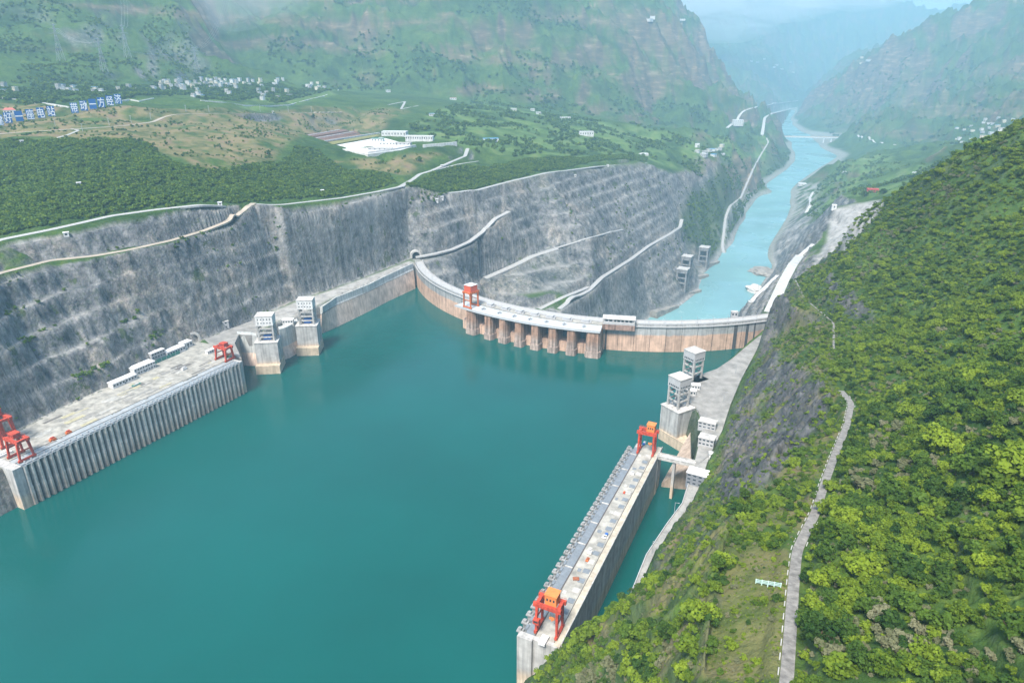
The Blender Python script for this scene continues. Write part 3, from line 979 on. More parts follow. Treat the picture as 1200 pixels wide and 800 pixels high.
def water_mat(name, deep, rough, bump, scale, spec=0.5, foam=False):
    m = bpy.data.materials.new(name)
    m.use_nodes = True
    t = m.node_tree
    b = t.nodes['Principled BSDF']
    b.inputs['Roughness'].default_value = rough
    b.inputs['IOR'].default_value = 1.33
    g = t.nodes.new('ShaderNodeNewGeometry')
    n = t.nodes.new('ShaderNodeTexNoise')
    n.inputs['Scale'].default_value = scale
    n.inputs['Detail'].default_value = 5
    t.links.new(g.outputs['Position'], n.inputs['Vector'])
    bu = t.nodes.new('ShaderNodeBump')
    bu.inputs['Strength'].default_value = bump
    bu.inputs['Distance'].default_value = 0.5
    t.links.new(n.outputs[0], bu.inputs['Height'])
    t.links.new(bu.outputs[0], b.inputs['Normal'])
    n2 = t.nodes.new('ShaderNodeTexNoise')
    n2.inputs['Scale'].default_value = 0.006
    n2.inputs['Detail'].default_value = 4
    t.links.new(g.outputs['Position'], n2.inputs['Vector'])
    r = t.nodes.new('ShaderNodeValToRGB')
    r.color_ramp.elements[0].position = 0.35
    r.color_ramp.elements[1].position = 0.65
    r.color_ramp.elements[0].color = (*[c * 0.9 for c in deep], 1)
    r.color_ramp.elements[1].color = (*[c * 1.1 for c in deep], 1)
    t.links.new(n2.outputs[0], r.inputs[0])
    rr = t.nodes.new('ShaderNodeMapRange')
    rr.inputs[1].default_value = 0.35
    rr.inputs[2].default_value = 0.65
    rr.inputs[3].default_value = rough * 0.35
    rr.inputs[4].default_value = rough * 2.6
    n4 = t.nodes.new('ShaderNodeTexNoise')
    n4.inputs['Scale'].default_value = 0.0045
    n4.inputs['Detail'].default_value = 3
    t.links.new(g.outputs['Position'], n4.inputs['Vector'])
    t.links.new(n4.outputs[0], rr.inputs[0])
    t.links.new(rr.outputs[0], b.inputs['Roughness'])
    out = r.outputs[0]
    if foam:
        n3 = t.nodes.new('ShaderNodeTexNoise')
        n3.inputs['Scale'].default_value = 0.022
        n3.inputs['Detail'].default_value = 8
        n3.inputs['Roughness'].default_value = 0.7
        t.links.new(g.outputs['Position'], n3.inputs['Vector'])
        mr = t.nodes.new('ShaderNodeMapRange')
        mr.inputs[1].default_value = 0.60
        mr.inputs[2].default_value = 0.72
        mr.inputs[4].default_value = 0.7
        t.links.new(n3.outputs[0], mr.inputs[0])
        mx = t.nodes.new('ShaderNodeMix')
        mx.data_type = 'RGBA'
        t.links.new(mr.outputs[0], mx.inputs[0])
        t.links.new(out, mx.inputs[6])
        mx.inputs[7].default_value = (0.55, 0.68, 0.68, 1)
        out = mx.outputs[2]
    t.links.new(out, b.inputs['Base Color'])
    return m


M_LAKE = water_mat('lake_water', (0.0005, 0.069, 0.059), 0.10, 0.25, 0.35)
M_RIVER = water_mat('river_water', (0.16, 0.305, 0.305), 0.3, 0.6, 0.12, foam=True)
lp = [(-1500, -100), (80, -100), (160, 300), (200, 480), (260, 640)] + [tuple(dam(a, 358)[:2]) for a in np.linspace(A_R, A_L, 30)] + [(-230, 1000), (-330, 860), (-470, 740), (-700, 560), (-1500, 300)]
me = bpy.data.meshes.new('reservoir_water')
me.from_pydata([(x, y, 0) for x, y in lp], [], [tuple(range(len(lp)))])
me.materials.append(M_LAKE)
o = bpy.data.objects.new('reservoir_water', me)
COL.objects.link(o)
tag(o, kind='structure')
left = [(60, 980), (60, 1300), (200, 1700), (420, 2200), (560, 2600), (700, 3000), (1000, 3500), (1100, 4500), (1200, 6000), (2200, 8500), (3000, 11000)]
right = [(6000, 11000), (5200, 8500), (4200, 6500), (2900, 4300), (1800, 3500), (1500, 2900), (1300, 2400), (1000, 1900), (760, 1500), (480, 1200), (300, 960)]
me = bpy.data.meshes.new('river_water')
me.from_pydata([(x, y, -205) for x, y in left + right], [], [tuple(range(len(left + right)))])
me.materials.append(M_RIVER)
o = bpy.data.objects.new('river_water', me)
COL.objects.link(o)
tag(o, kind='structure')
# ------------------------------------------------------------------ haze: the valley air
hm = bpy.data.materials.new('valley_air')
hm.use_nodes = True
t = hm.node_tree
t.nodes.remove(t.nodes['Principled BSDF'])
pv = t.nodes.new('ShaderNodeVolumePrincipled')
pv.inputs['Color'].default_value = (0.46, 0.78, 1.0, 1)
pv.inputs['Density'].default_value = 0.000112
pv.inputs['Anisotropy'].default_value = 0.0
t.links.new(pv.outputs[0], t.nodes['Material Output'].inputs['Volume'])
zmax = float(GZ.max()) + 30
hz = MB().box(-14500, 14500, -400, 16800, -226, zmax).build('haze', hm)
tag(hz, kind='stuff', label='pale blue haze filling the gorge air', cat='haze')

# bright mist hanging over the far peaks
mm = bpy.data.materials.new('peak_mist')
mm.use_nodes = True
t = mm.node_tree
t.nodes.remove(t.nodes['Principled BSDF'])
pv = t.nodes.new('ShaderNodeVolumePrincipled')
pv.inputs['Color'].default_value = (0.97, 0.985, 1.0, 1)
pv.inputs['Density'].default_value = 0.0011
t.links.new(pv.outputs[0], t.nodes['Material Output'].inputs['Volume'])
for k, (px_, py_, t_, r_, sc_) in enumerate(((770, -8, 8200, 700, (1.6, 0.9, 0.42)), (890, 6, 8600, 520, (1.7, 0.8, 0.40)), (985, -16, 8800, 700, (1.7, 0.9, 0.40)), (830, 34, 9000, 520, (1.5, 0.8, 0.30)), (1100, -22, 7600, 520, (1.5, 0.8, 0.36)), (255, -30, 2850, 300, (1.5, 0.6, 0.7)), (500, -40, 3500, 380, (1.8, 0.6, 0.5)))):
    bm = bmesh.new()
    bmesh.ops.create_icosphere(bm, subdivisions=4, radius=r_)
    for v in bm.verts:
        n_ = mnoise.fractal(v.co * (1.4 / r_) + Vector((k * 7.0, 0, 0)), 1.0, 2.0, 4)
        v.co *= 1 + 0.35 * n_
        v.co = Vector((v.co.x * sc_[0], v.co.y * sc_[1], v.co.z * sc_[2]))
    me = bpy.data.meshes.new('mist_bank')
    bm.to_mesh(me)
    bm.free()
    me.materials.append(mm)
    o = bpy.data.objects.new('mist_bank', me)
    COL.objects.link(o)
    o.location = P(px_, py_, t_)
    tag(o, 'white mist drifting along the peaks above the gorge', 'mist', None, 'stuff')
# ------------------------------------------------------------------ concrete and paint
TAN = (0.46, 0.335, 0.25)
M_PIER = mat('pier_concrete', (0.37, 0.225, 0.155), 0.9, 0.2, noise=0.3, nscale=0.25, stain=((0.40, 0.31, 0.26), 13, 22), streak=0.5)
M_CONC = mat('weathered_concrete', (0.40, 0.39, 0.37), 0.9, 0.2, noise=0.25, nscale=0.15, stain=((0.50, 0.40, 0.30), 9, 15), streak=0.30)
M_CONC2 = mat('intake_pier_concrete', (0.52, 0.485, 0.44), 0.9, 0.2, noise=0.22, nscale=0.3, stain=((0.46, 0.37, 0.29), 4, 16), streak=0.3)
M_DECK = mat('deck_concrete', (0.31, 0.295, 0.26), 0.9, 0.2, noise=0.45, nscale=0.13)
M_DECK2 = mat('pale_deck', (0.44, 0.46, 0.475), 0.85, 0.2, noise=0.12, nscale=0.2)
M_GREYST = mat('steel_grating', (0.17, 0.19, 0.21), 0.7, 0.3, noise=0.2, nscale=0.5)
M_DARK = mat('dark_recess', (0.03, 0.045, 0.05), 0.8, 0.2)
M_GATE = mat('gate_steel', (0.045, 0.10, 0.12), 0.6, 0.4, noise=0.2, nscale=0.5)
M_RAIL = mat('rail_steel', (0.09, 0.075, 0.065), 0.7, 0.3)
M_WHITE = mat('white_render', (0.62, 0.61, 0.59), 0.8, 0.3, noise=0.15, nscale=0.3, streak=0.2)
M_ROOFW = mat('white_roof', (0.64, 0.63, 0.62), 0.8, 0.3, noise=0.3, nscale=0.35)
M_GREYB = mat('grey_render', (0.40, 0.40, 0.40), 0.85, 0.2, noise=0.15, nscale=0.4)
M_ROOFG = mat('grey_roof', (0.44, 0.42, 0.39), 0.9, 0.2, noise=0.35, nscale=0.3)
M_WIN = mat('window_glass', (0.03, 0.04, 0.05), 0.2, 0.5)
M_RED = mat('crane_red', (0.46, 0.06, 0.03), 0.65, 0.3, noise=0.35, nscale=0.5, streak=0.25)
M_ORANGE = mat('crane_orange', (0.54, 0.13, 0.03), 0.65, 0.3, noise=0.3, nscale=0.5, streak=0.25)
M_AMBER = mat('crane_house_amber', (0.62, 0.20, 0.05), 0.5, 0.4, noise=0.15, nscale=0.5)
M_BLUE = mat('blue_paint', (0.015, 0.10, 0.36), 0.5, 0.4)
M_GREENS = mat('green_sheet', (0.06, 0.20, 0.16), 0.7, 0.3, noise=0.2, nscale=0.3)
M_BLACK = mat('black_rubber', (0.02, 0.02, 0.02), 0.8, 0.2)
M_STEEL = mat('galvanised_steel', (0.36, 0.37, 0.38), 0.6, 0.4, metal=0.2)
M_REDR = mat('red_roof', (0.45, 0.07, 0.06), 0.8, 0.2, noise=0.15)
M_PINKR = mat('faded_red_roof', (0.50, 0.16, 0.13), 0.8, 0.2, noise=0.15)
M_BLUER = mat('blue_roof', (0.10, 0.30, 0.52), 0.7, 0.3, noise=0.1)
M_CREAM = mat('cream_render', (0.60, 0.54, 0.42), 0.85, 0.2, noise=0.1)
M_RUST = mat('rusty_steel', (0.28, 0.10, 0.05), 0.8, 0.2, noise=0.3, nscale=0.8)
M_WOOD = mat('bark', (0.09, 0.065, 0.045), 0.9, 0.1)


def dam_mat():
    m = mat('dam_concrete', (0.33, 0.335, 0.33), 0.9, 0.2, noise=0.25, nscale=0.12, stain=((0.53, 0.36, 0.265), 21.5, 23), streak=0.25).copy()
    m.name = 'arch_dam_concrete'
    t = m.node_tree
    b = t.nodes['Principled BSDF']
    src = b.inputs['Base Color'].links[0].from_socket
    g = t.nodes.new('ShaderNodeNewGeometry')
    s = t.nodes.new('ShaderNodeSeparateXYZ')
    t.links.new(g.outputs['Position'], s.inputs[0])

    def M(op, a, bb=None):
        n = t.nodes.new('ShaderNodeMath')
        n.operation = op
        for k, q in enumerate((a, bb)):
            if q is None:
                continue
            if isinstance(q, (int, float)):
                n.inputs[k].default_value = q
            else:
                t.links.new(q, n.inputs[k])
        return n.outputs[0]
    ang = M('ARCTAN2', M('SUBTRACT', s.outputs[1], DC[1]), M('SUBTRACT', s.outputs[0], DC[0]))
    blk = M('MULTIPLY', ang, 366.0 / 20.0)                       # 20 m monoliths
    fr_ = M('FRACT', blk)
    nzx = t.nodes.new('ShaderNodeTexNoise')
    nzx.inputs['Scale'].default_value = 0.25
    t.links.new(g.outputs['Position'], nzx.inputs['Vector'])
    wid = M('MULTIPLY', nzx.outputs[0], 0.075)
    seam = M('LESS_THAN', fr_, wid)
    wn_ = t.nodes.new('ShaderNodeTexWhiteNoise')
    wn_.noise_dimensions = '1D'
    t.links.new(M('FLOOR', blk), wn_.inputs['W'])
    tone = M('MULTIPLY_ADD', wn_.outputs[0], 0.22)
    t.nodes[-1].inputs[2].default_value = 0.89
    lift = M('LESS_THAN', M('FRACT', M('MULTIPLY', s.outputs[2], 1 / 3.0)), 0.05)
    f = M('MULTIPLY', tone, M('SUBTRACT', 1.0, M('ADD', M('MULTIPLY', seam, 0.62), M('MULTIPLY', lift, 0.10))))
    mu = t.nodes.new('ShaderNodeMix')
    mu.data_type = 'RGBA'
    mu.blend_type = 'MULTIPLY'
    mu.inputs[0].default_value = 1
    t.links.new(src, mu.inputs[6])
    t.links.new(f, mu.inputs[7])
    t.links.new(mu.outputs[2], b.inputs['Base Color'])
    return m


M_DAM = dam_mat()

# ------------------------------------------------------------------ arch dam


def sweep(name, prof, a0, a1, n, m, parent):
    """closed profile of (radius, z) swept along the dam's arc"""
    vs, fs = [], []
    k = len(prof)
    for i in range(n + 1):
        a = a0 + (a1 - a0) * i / n
        vs += [tuple(dam(a, r, z)) for r, z in prof]
    for i in range(n):
        for j in range(k):
            fs.append((i * k + j, i * k + (j + 1) % k, (i + 1) * k + (j + 1) % k, (i + 1) * k + j))
    mb = MB().add(vs, fs)
    mb.f += [tuple(range(k)), tuple(n * k + j for j in reversed(range(k)))]
    return mb.build(name, m, parent)


base = dam(241, 366, 0)
D_ROOT = empty('arch_dam', base)
tag(D_ROOT, 'curved concrete arch dam across the gorge with stained lower face and gated spillway', 'dam')
INV = Matrix.Translation(-base)


def dpart(o):
    o.matrix_parent_inverse = INV
    return o


dpart(sweep('dam_wall', [(367, -60), (366, 36.8), (353, 36.8), (350, 0), (322, -216)], A_L - 2.0, A_R + 2.5, 90, M_DAM, D_ROOT))
SPA0, SPA1 = 226.4, 256.6
dpart(sweep('crest_road', [(365.2, 36.804), (365.2, 37.1), (353.6, 37.1), (353.6, 36.804)], A_L - 2.0, A_R + 2.5, 90, mat('crest_road_concrete', (0.40, 0.39, 0.375), 0.9, 0.2, noise=0.15, nscale=0.3), D_ROOT))
dpart(sweep('parapet', [(366.02, 36.81), (366.02, 38.2), (365.3, 38.2), (365.3, 36.81)], A_L - 2, A_R + 2.5, 90, M_GREYB, D_ROOT))
dpart(sweep('parapet', [(353.5, 36.81), (353.5, 38.2), (352.95, 38.2), (352.95, 36.81)], A_L - 2, A_R + 2.5, 90, M_GREYB, D_ROOT))
dpart(sweep('corbel', [(367.4, 33.2), (367.4, 34.4), (365.5, 34.4), (365.5, 32.4)], A_L - 1, SPA0 - 0.4, 40, M_GREYB, D_ROOT))
dpart(sweep('corbel', [(367.4, 33.2), (367.4, 34.4), (365.5, 34.4), (365.5, 32.4)], SPA1 + 0.4, A_R + 1, 40, M_GREYB, D_ROOT))
# spillway block
dpart(sweep('spillway_sill', [(388, -55), (387, 12.5), (378, 15), (367.01, 15), (367.01, -55)], SPA0, SPA1, 36, M_DAM, D_ROOT))
dpart(sweep('spillway_deck', [(399.5, 34.2), (399.5, 36.0), (376.5, 36.0), (376.5, 34.2)], SPA0 - 0.3, SPA1 + 0.2, 36, M_DECK2, D_ROOT))
dpart(sweep('deck_kerb', [(399.45, 36.004), (399.45, 36.9), (398.95, 36.9), (398.95, 36.004)], SPA0 - 0.3, SPA1 + 0.2, 36, M_GREYB, D_ROOT))
dpart(sweep('spillway_road', [(375.2, 33.5), (375.2, 36.6), (366.1, 36.6), (366.1, 33.5)], SPA0 - 0.3, SPA1 + 0.2, 36, M_DECK, D_ROOT))
wl = [(550, 392, 15.5), (569, 399, 12), (585, 404, 12), (603, 409, 12), (623, 412.5, 12), (644, 416, 12), (666.5, 419, 12), (693, 421, 18)]
pang = []
for px, py, wd in wl:
    p = H(px, py, 0)
    a = math.degrees(math.atan2(p.y - DC[1], p.x - DC[0])) % 360
    pang.append((a, wd))
print('pier angles', [round(a, 1) for a, _ in pang], 'r', round(math.hypot(p.x - DC[0], p.y - DC[1])))


def radial(a):                                # local frame: x along the tangent, y outwards (upstream)
    rv = Vector((math.cos(R(a)), math.sin(R(a)), 0))
    tv = Vector((-rv.y, rv.x, 0))
    return Matrix(((tv.x, rv.x, 0, DC[0]), (tv.y, rv.y, 0, DC[1]), (0, 0, 1, 0), (0, 0, 0, 1)))


for a, wd in pang:
    mb = MB()
    w = wd / 2
    ring = lambda e, z: [(-w - e, 366.2, z), (w + e, 366.2, z), (w + e, 394 + e, z), (w * 0.75 + e, 398 + e, z), (-w * 0.75 - e, 398 + e, z), (-w - e, 394 + e, z)]
    mb.hexa(ring(1.2, -55), ring(0.9, 8))
    mb.hexa(ring(0, 8.001), ring(0, 34.19))
    mb.xf(radial(a))
    dpart(mb.build('pier', M_PIER, D_ROOT))
for (a0, w0), (a1, w1) in zip(pang[:-1], pang[1:]):
    da0, da1 = math.degrees(w0 / 2 / 385), math.degrees(w1 / 2 / 385)
    dpart(sweep('spillway_gate', [(373.5, 15.01), (371.5, 22), (371.5, 33.4), (370.5, 33.4), (370.5, 15.01)], a0 + da0 + 0.1, a1 - da1 - 0.1, 4, M_GATE, D_ROOT))
    am = (a0 + a1) / 2
    mb = MB()                                  # hoist house: two drums in a frame with a cap
    mb.box(-4, 4, 369, 375, 36.61, 40.2).box(-4.4, 4.4, 368.6, 375.4, 40.201, 40.8).box(-6.6, -4.05, 370, 374, 36.61, 38.6).box(4.05, 6.6, 370, 374, 36.61, 38.6)
    mb.xf(radial(am))
    hh = dpart(mb.build('hoist_house', M_GREYB, D_ROOT))
    mb = MB().box(-2.2, 2.2, 384, 388, 36.01, 37.2).box(-0.6, 0.6, 385, 391, 37.201, 38.3)
    mb.xf(radial(am))
    dpart(mb.build('gate_slot_cover', M_STEEL, D_ROOT))

# crest lamp posts
for k, a in enumerate(np.linspace(A_L + 3, SPA0 - 3, 7).tolist() + np.linspace(SPA1 + 9, A_R - 3, 8).tolist()):
    p = dam(a, 365.6, 38.2)
    q = (dam(a, 360, 0) - dam(a, 366, 0)).normalized()
    lp_ = empty('lamp_post', p)
    side = 'left of the spillway' if k < 7 else 'right of the spillway'
    tag(lp_, 'thin grey lamp post on the upstream parapet of the dam crest, ' + side, 'lamp post', 'lamp posts along the dam crest ' + side)
    MB().cyl((0, 0), 0.18, 0, 8, 6).build('pole', M_STEEL, lp_)
    MB().bar((0, 0, 7.8), tuple(q * 2.4 + Vector((0, 0, 8.1))), 0.14).box(q.x * 2.4 - 0.4, q.x * 2.4 + 0.4, q.y * 2.4 - 0.4, q.y * 2.4 + 0.4, 8.15, 8.35).build('lamp_arm', M_STEEL, lp_)

# control building right of the spillway
am = 259.9
cb = empty('control_building', dam(am, 366, 0))
tag(cb, 'long grey control building with window bands standing on the dam crest right of the spillway', 'building')
fm = Matrix.Translation(-dam(am, 366, 0)) @ radial(am)
MB().box(-20, 20, 357, 372, 36.7, 39.5).box(-19, 19, 358, 371, 39.501, 43.6).xf(fm).build('wall', M_GREYB, cb)
MB().box(-20.6, 20.6, 357, 372.6, 43.601, 44.4).xf(fm).build('roof', M_ROOFG, cb)
MB().box(-20, 20, 366.1, 372.2, 29.5, 36.699).xf(fm).build('support_wall', mat('rust_stained_concrete', (0.30, 0.20, 0.16), 0.9, 0.2, noise=0.3, nscale=0.3, streak=0.5), cb)
for k in range(7):
    x = -17 + k * 5
    MB().box(x, x + 3.4, 371.01, 371.12, 40.4, 42.8).xf(fm).build('window', M_WIN, cb)
for x in (-19.5, -6.5, 6.5, 19.5):
    MB().box(x - 0.5, x + 0.5, 371.2, 372.2, 39.51, 43.6).xf(fm).build('column', M_ROOFG, cb)

M_SLOT = mat('dark_seepage', (0.07, 0.07, 0.07), 0.8, 0.2, noise=0.3, nscale=0.2)
for px, wm, z0 in ((868, 5.0, -5), (885, 4.0, -5), (896, 2.0, 8), (709, 2.5, -5), (489, 1.5, -5)):
    q = H(px, 398 if px > 600 else 320, 18)
    a = math.degrees(math.atan2(q.y - DC[1], q.x - DC[0])) % 360
    da = math.degrees(wm / 2 / 366)
    dpart(sweep('drain_slot', [(367.05, z0), (366.12, 33), (365.9, 33), (366.0, z0)], a - da, a + da, 3, M_SLOT, D_ROOT))

# ------------------------------------------------------------------ gantry cranes


def gantry(name, foot_a, rail_dir, span, depth, h, label, body, house, hs=(7, 7, 6.5), hx=0.1, cabin=None, taper=0.12, roof=None, brace=False, cat='gantry crane'):
    """portal crane: x across the rails, y along the rails; foot_a = middle of the footprint"""
    rz = math.atan2(rail_dir.y, rail_dir.x) - math.pi / 2
    root = empty(name, foot_a, rz)
    tag(root, label, cat, None)
    s, d = span / 2, depth / 2
    lw = max(1.0, span * 0.085)
    for sx in (-1, 1):
        MB().box(sx * s - 0.8, sx * s + 0.8, -d - 1.6, d + 1.6, 0.7, 2.2).build('sill_beam', body, root)
        for sy in (-1, 1):
            MB().box(sx * s - 0.7, sx * s + 0.7, sy * d - 1.5, sy * d + 1.5, 0.0, 0.699).build('bogie', M_RUST, root)
            mb = MB()
            x0, y0, x1, y1 = sx * s, sy * d, sx * s * (1 - taper * 0.3), sy * d * (1 - taper)
            g0, g1 = lw * 0.55, lw * 0.75
            mb.hexa([(x0 - g0, y0 - g0, 2.2), (x0 + g0, y0 - g0, 2.2), (x0 + g0, y0 + g0, 2.2), (x0 - g0, y0 + g0, 2.2)],
                    [(x1 - g1, y1 - g1, h - 1.9), (x1 + g1, y1 - g1, h - 1.9), (x1 + g1, y1 + g1, h - 1.9), (x1 - g1, y1 + g1, h - 1.9)])
            mb.build('leg', body, root)
        MB().bar((sx * s, -d * 0.97, h * 0.5), (sx * s, d * 0.97, h * 0.5), lw * 0.6, lw * 0.7).build('tie_beam', body, root)
        if brace:
            MB().bar((sx * s, -d, 3), (sx * s, d * 0.95, h * 0.5 - 0.6), lw * 0.35).bar((sx * s, d, 3), (sx * s, -d * 0.95, h * 0.5 - 0.6), lw * 0.35).build('brace', body, root)
    for sy in (-1, 1):
        MB().box(-s - 2.0, s + 2.0, sy * d * (1 - taper) - lw * 0.8, sy * d * (1 - taper) + lw * 0.8, h - 1.899, h + 0.6).build('main_girder', body, root)
    for sx in (-1, 1):
        MB().box(sx * s - 1.0, sx * s + 1.0, -d * (1 - taper) + lw * 0.81, d * (1 - taper) - lw * 0.81, h - 1.6, h + 0.35).build('end_beam', body, root)
    x0 = hx * span
    ho = MB().box(x0 - hs[0] / 2, x0 + hs[0] / 2, -hs[1] / 2, hs[1] / 2, h + 0.601, h + 0.6 + hs[2]).build('machinery_house', house, root, bevel=0.15)
    MB().box(x0 - hs[0] / 2 - 0.3, x0 + hs[0] / 2 + 0.3, -hs[1] / 2 - 0.3, hs[1] / 2 + 0.3, h + 0.601 + hs[2], h + 1.0 + hs[2]).build('roof', roof or house, ho)
    for k in (-1, 0, 1):
        MB().box(x0 + k * hs[0] * 0.28 - 0.5, x0 + k * hs[0] * 0.28 + 0.5, -hs[1] / 2 - 0.06, -hs[1] / 2 - 0.005, h + 0.6 + hs[2] * 0.45, h + 0.6 + hs[2] * 0.7).build('window', M_WIN, ho)
    # railing round the top
    rl = MB()
    for sy in (-1, 1):
        yy = sy * (d * (1 - taper) + lw * 0.75)
        rl.box(-s - 1.9, s + 1.9, yy - 0.06, yy + 0.06, h + 1.55, h + 1.68)
        for k in range(7):
            xx = -s - 1.9 + k * (2 * s + 3.8) / 6
            rl.box(xx - 0.06, xx + 0.06, yy - 0.05, yy + 0.05, h + 0.601, h + 1.549)
    rl.build('railing', body, root)
    # hook block on its ropes
    hk = MB().box(x0 - 1.6, x0 + 1.6, -0.5, 0.5, h * 0.42, h * 0.42 + 1.3).box(x0 - 0.4, x0 + 0.4, -0.3, 0.3, h * 0.42 - 1.2, h * 0.42 - 0.001).build('hook_block', house, root)
    MB().bar((x0 - 1.2, 0, h * 0.42 + 1.3), (x0 - 1.2, 0, h + 0.55), 0.12).bar((x0 + 1.2, 0, h * 0.42 + 1.3), (x0 + 1.2, 0, h + 0.55), 0.12).build('rope', M_RAIL, hk)
    if cabin:
        cx, cz = cabin
        cbn = MB().box(cx - 1.8, cx + 1.8, -d - 3.2, -d - 0.4, cz, cz + 3.2).build('operator_cabin', body, root, bevel=0.1)
        MB().box(cx - 1.3, cx + 1.3, -d - 3.26, -d - 3.205, cz + 1.3, cz + 2.6).build('window', M_WIN, cbn)
        MB().bar((cx, -d - 1.8, cz + 3.2), (cx, -d * (1 - taper) - lw * 0.8, h - 1.5), 0.5).build('cabin_hanger', body, root)
    return root


# ------------------------------------------------------------------ right-bank power intake (long deck in the lake)
RO = H(609.5, 738, 37.6)
RD = (H(739, 521.8, 37.6) - RO).normalized()
RN = Vector((RD.y, -RD.x, 0))                 # towards the hillside
RL = (H(739, 521.8, 37.6) - RO).length
wR = [(H(px, py, 37.6) - RO).dot(RN) for px, py in ((716, 645.5), (770, 535.3), (666, 736))]
wRail = [(H(px, py, 37.6) - RO).dot(RN) for px, py in ((682.3, 648.9), (745.3, 534.1), (624, 752))]
print('right intake length', RL, 'widths', wR, 'rail', wRail, 'dir', RD)
WT = sum(wR) / 3
WRL = sum(wRail) / 3
ri = empty('power_intake', (RO.x, RO.y, 0), 0)
tag(ri, 'narrow power intake deck with small gantry cranes at both ends, beside the green hillside', 'dam intake')
FR = Matrix(((RN.x, RD.x, 0, 0), (RN.y, RD.y, 0, 0), (0, 0, 1, 0), (0, 0, 0, 1)))     # local x across, y along


def rp(mb, name, m, **k):
    return mb.xf(FR).build(name, m, ri, **k)


def rworld(x, y, z=37.0):
    return W(RO.x, RO.y, 0) + RN * x + RD * y + W(0, 0, z)


rp(MB().box(3.2, WT, 0, RL + 8, -45, 36.4), 'wall', M_CONC)
rp(MB().box(0, 9.2, -4.5, -0.02, -45, 37.4), 'end_block', M_CONC)
rp(MB().box(9.22, WT - 1.5, -3, -0.02, -45, 37.4), 'end_block', M_CONC)
rp(MB().box(3.4, WRL - 0.9, 0, RL, 36.404, 36.9), 'grating_strip', M_GREYST)
rp(MB().box(WRL - 0.8, WRL + 0.1, -3, RL + 8, 36.404, 37.02), 'rail', M_RAIL)
rp(MB().box(WRL + 0.12, WT - 4.6, -2.6, RL + 8, 36.404, 37.25), 'deck', M_DECK)
rp(MB().box(WT - 4.58, WT - 4.0, -2, RL + 8, 36.404, 37.3), 'rail', M_RAIL)
rp(MB().box(WT - 3.98, WT - 0.3, -2, RL + 8, 36.404, 37.6), 'walkway', mat('walkway_concrete', (0.42, 0.37, 0.29), 0.9, 0.2, noise=0.3, nscale=0.2))
rp(MB().box(WT - 0.28, WT + 0.3, 0, RL + 8, 35.2, 38.5), 'parapet', M_CONC)
NF = 34
for k in range(NF):
    y = 1.5 + k * (RL - 4) / (NF - 1)
    mb = MB().box(-1.6, 3.19, y - 0.8, y + 0.8, -40, 35.8).box(-2.4, 1.6, y - 1.7, y + 1.7, 35.801, 36.7).box(-1.4, 0.4, y - 0.9, y + 0.9, 36.701, 38.2)
    rp(mb, 'rack_pier', mat('grey_rack_concrete', (0.27, 0.27, 0.265), 0.9, 0.2, noise=0.3, nscale=0.3, streak=0.3))
for k in range(NF - 1):
    y = 1.5 + (k + 0.5) * (RL - 4) / (NF - 1)
    rp(MB().box(1.62, 3.3, y - 1.8, y + 1.8, 35.9, 37.3), 'rack_hoist', M_GREYST)
for k in range(9):
    y = 12 + k * (RL - 24) / 8
    rp(MB().box(3.35, WRL - 0.95, y - 0.35, y + 0.35, 36.91, 37.5), 'cross_beam', M_ROOFG)
RNG2 = random.Random(11)
for k in range(22):
    y = 16 + k * (RL - 26) / 21
    x0 = WRL + 6.2 + RNG2.uniform(-0.3, 0.3)
    rp(MB().box(x0, x0 + 4.2, y - 2.6, y + 1.6, 37.254, 37.5), 'hatch_cover', M_GREYST if k % 3 else M_ROOFG)
for k in range(10):
    y = 20 + k * (RL - 34) / 9 + RNG2.uniform(-3, 3)
    x0 = WRL + 1.5 + RNG2.uniform(-0.5, 1.5)
    rp(MB().box(x0, x0 + RNG2.uniform(1.5, 3), y - 1.5, y + 1.5, 37.254, 37.42), 'floor_plate', M_ROOFG if k % 2 else M_GREYST)

rail_mid = WRL + 5.6
gantry('gantry_crane', rworld(WRL + 5.4, 7.5, 37.25), RD, 12.6, 9.0, 20.5, 'red and amber gantry crane nearest the camera on the hillside intake', M_RED, M_AMBER, hs=(7, 6.5, 6.5), hx=0.12, cabin=(-5.4, 8.5))
gantry('gantry_crane', rworld(WRL + 5.4, RL - 5, 37.25), RD, 12.6, 8.0, 20.5, 'red gantry crane with amber house beside the flat access bridge, farther along the hillside intake', M_RED, M_AMBER, hs=(6.5, 6, 6.5), hx=0.2)

# ------------------------------------------------------------------ left-bank power intake
LLEN = (LI1 - LI0).length
li = empty('power_intake', (LI0.x, LI0.y, 0))
tag(li, 'broad power intake platform fronted by a long row of pale piers, below the grey cliff', 'dam intake')
FL = Matrix(((ldir.x, lnrm.x, 0, 0), (ldir.y, lnrm.y, 0, 0), (0, 0, 1, 0), (0, 0, 0, 1)))  # local x along the front, y towards the cliff


def lp2(mb, name, m, **k):
    return mb.xf(FL).build(name, m, li, **k)


def lworld(x, y, z=37.4):
    return W(LI0.x, LI0.y, 0) + ldir * x + lnrm * y + W(0, 0, z)


def lloc(px, py, z=37.4):                      # local x,y of a spot on the deck
    p = H(px, py, z) - W(LI0.x, LI0.y, 0)
    return p.dot(ldir), p.dot(lnrm)


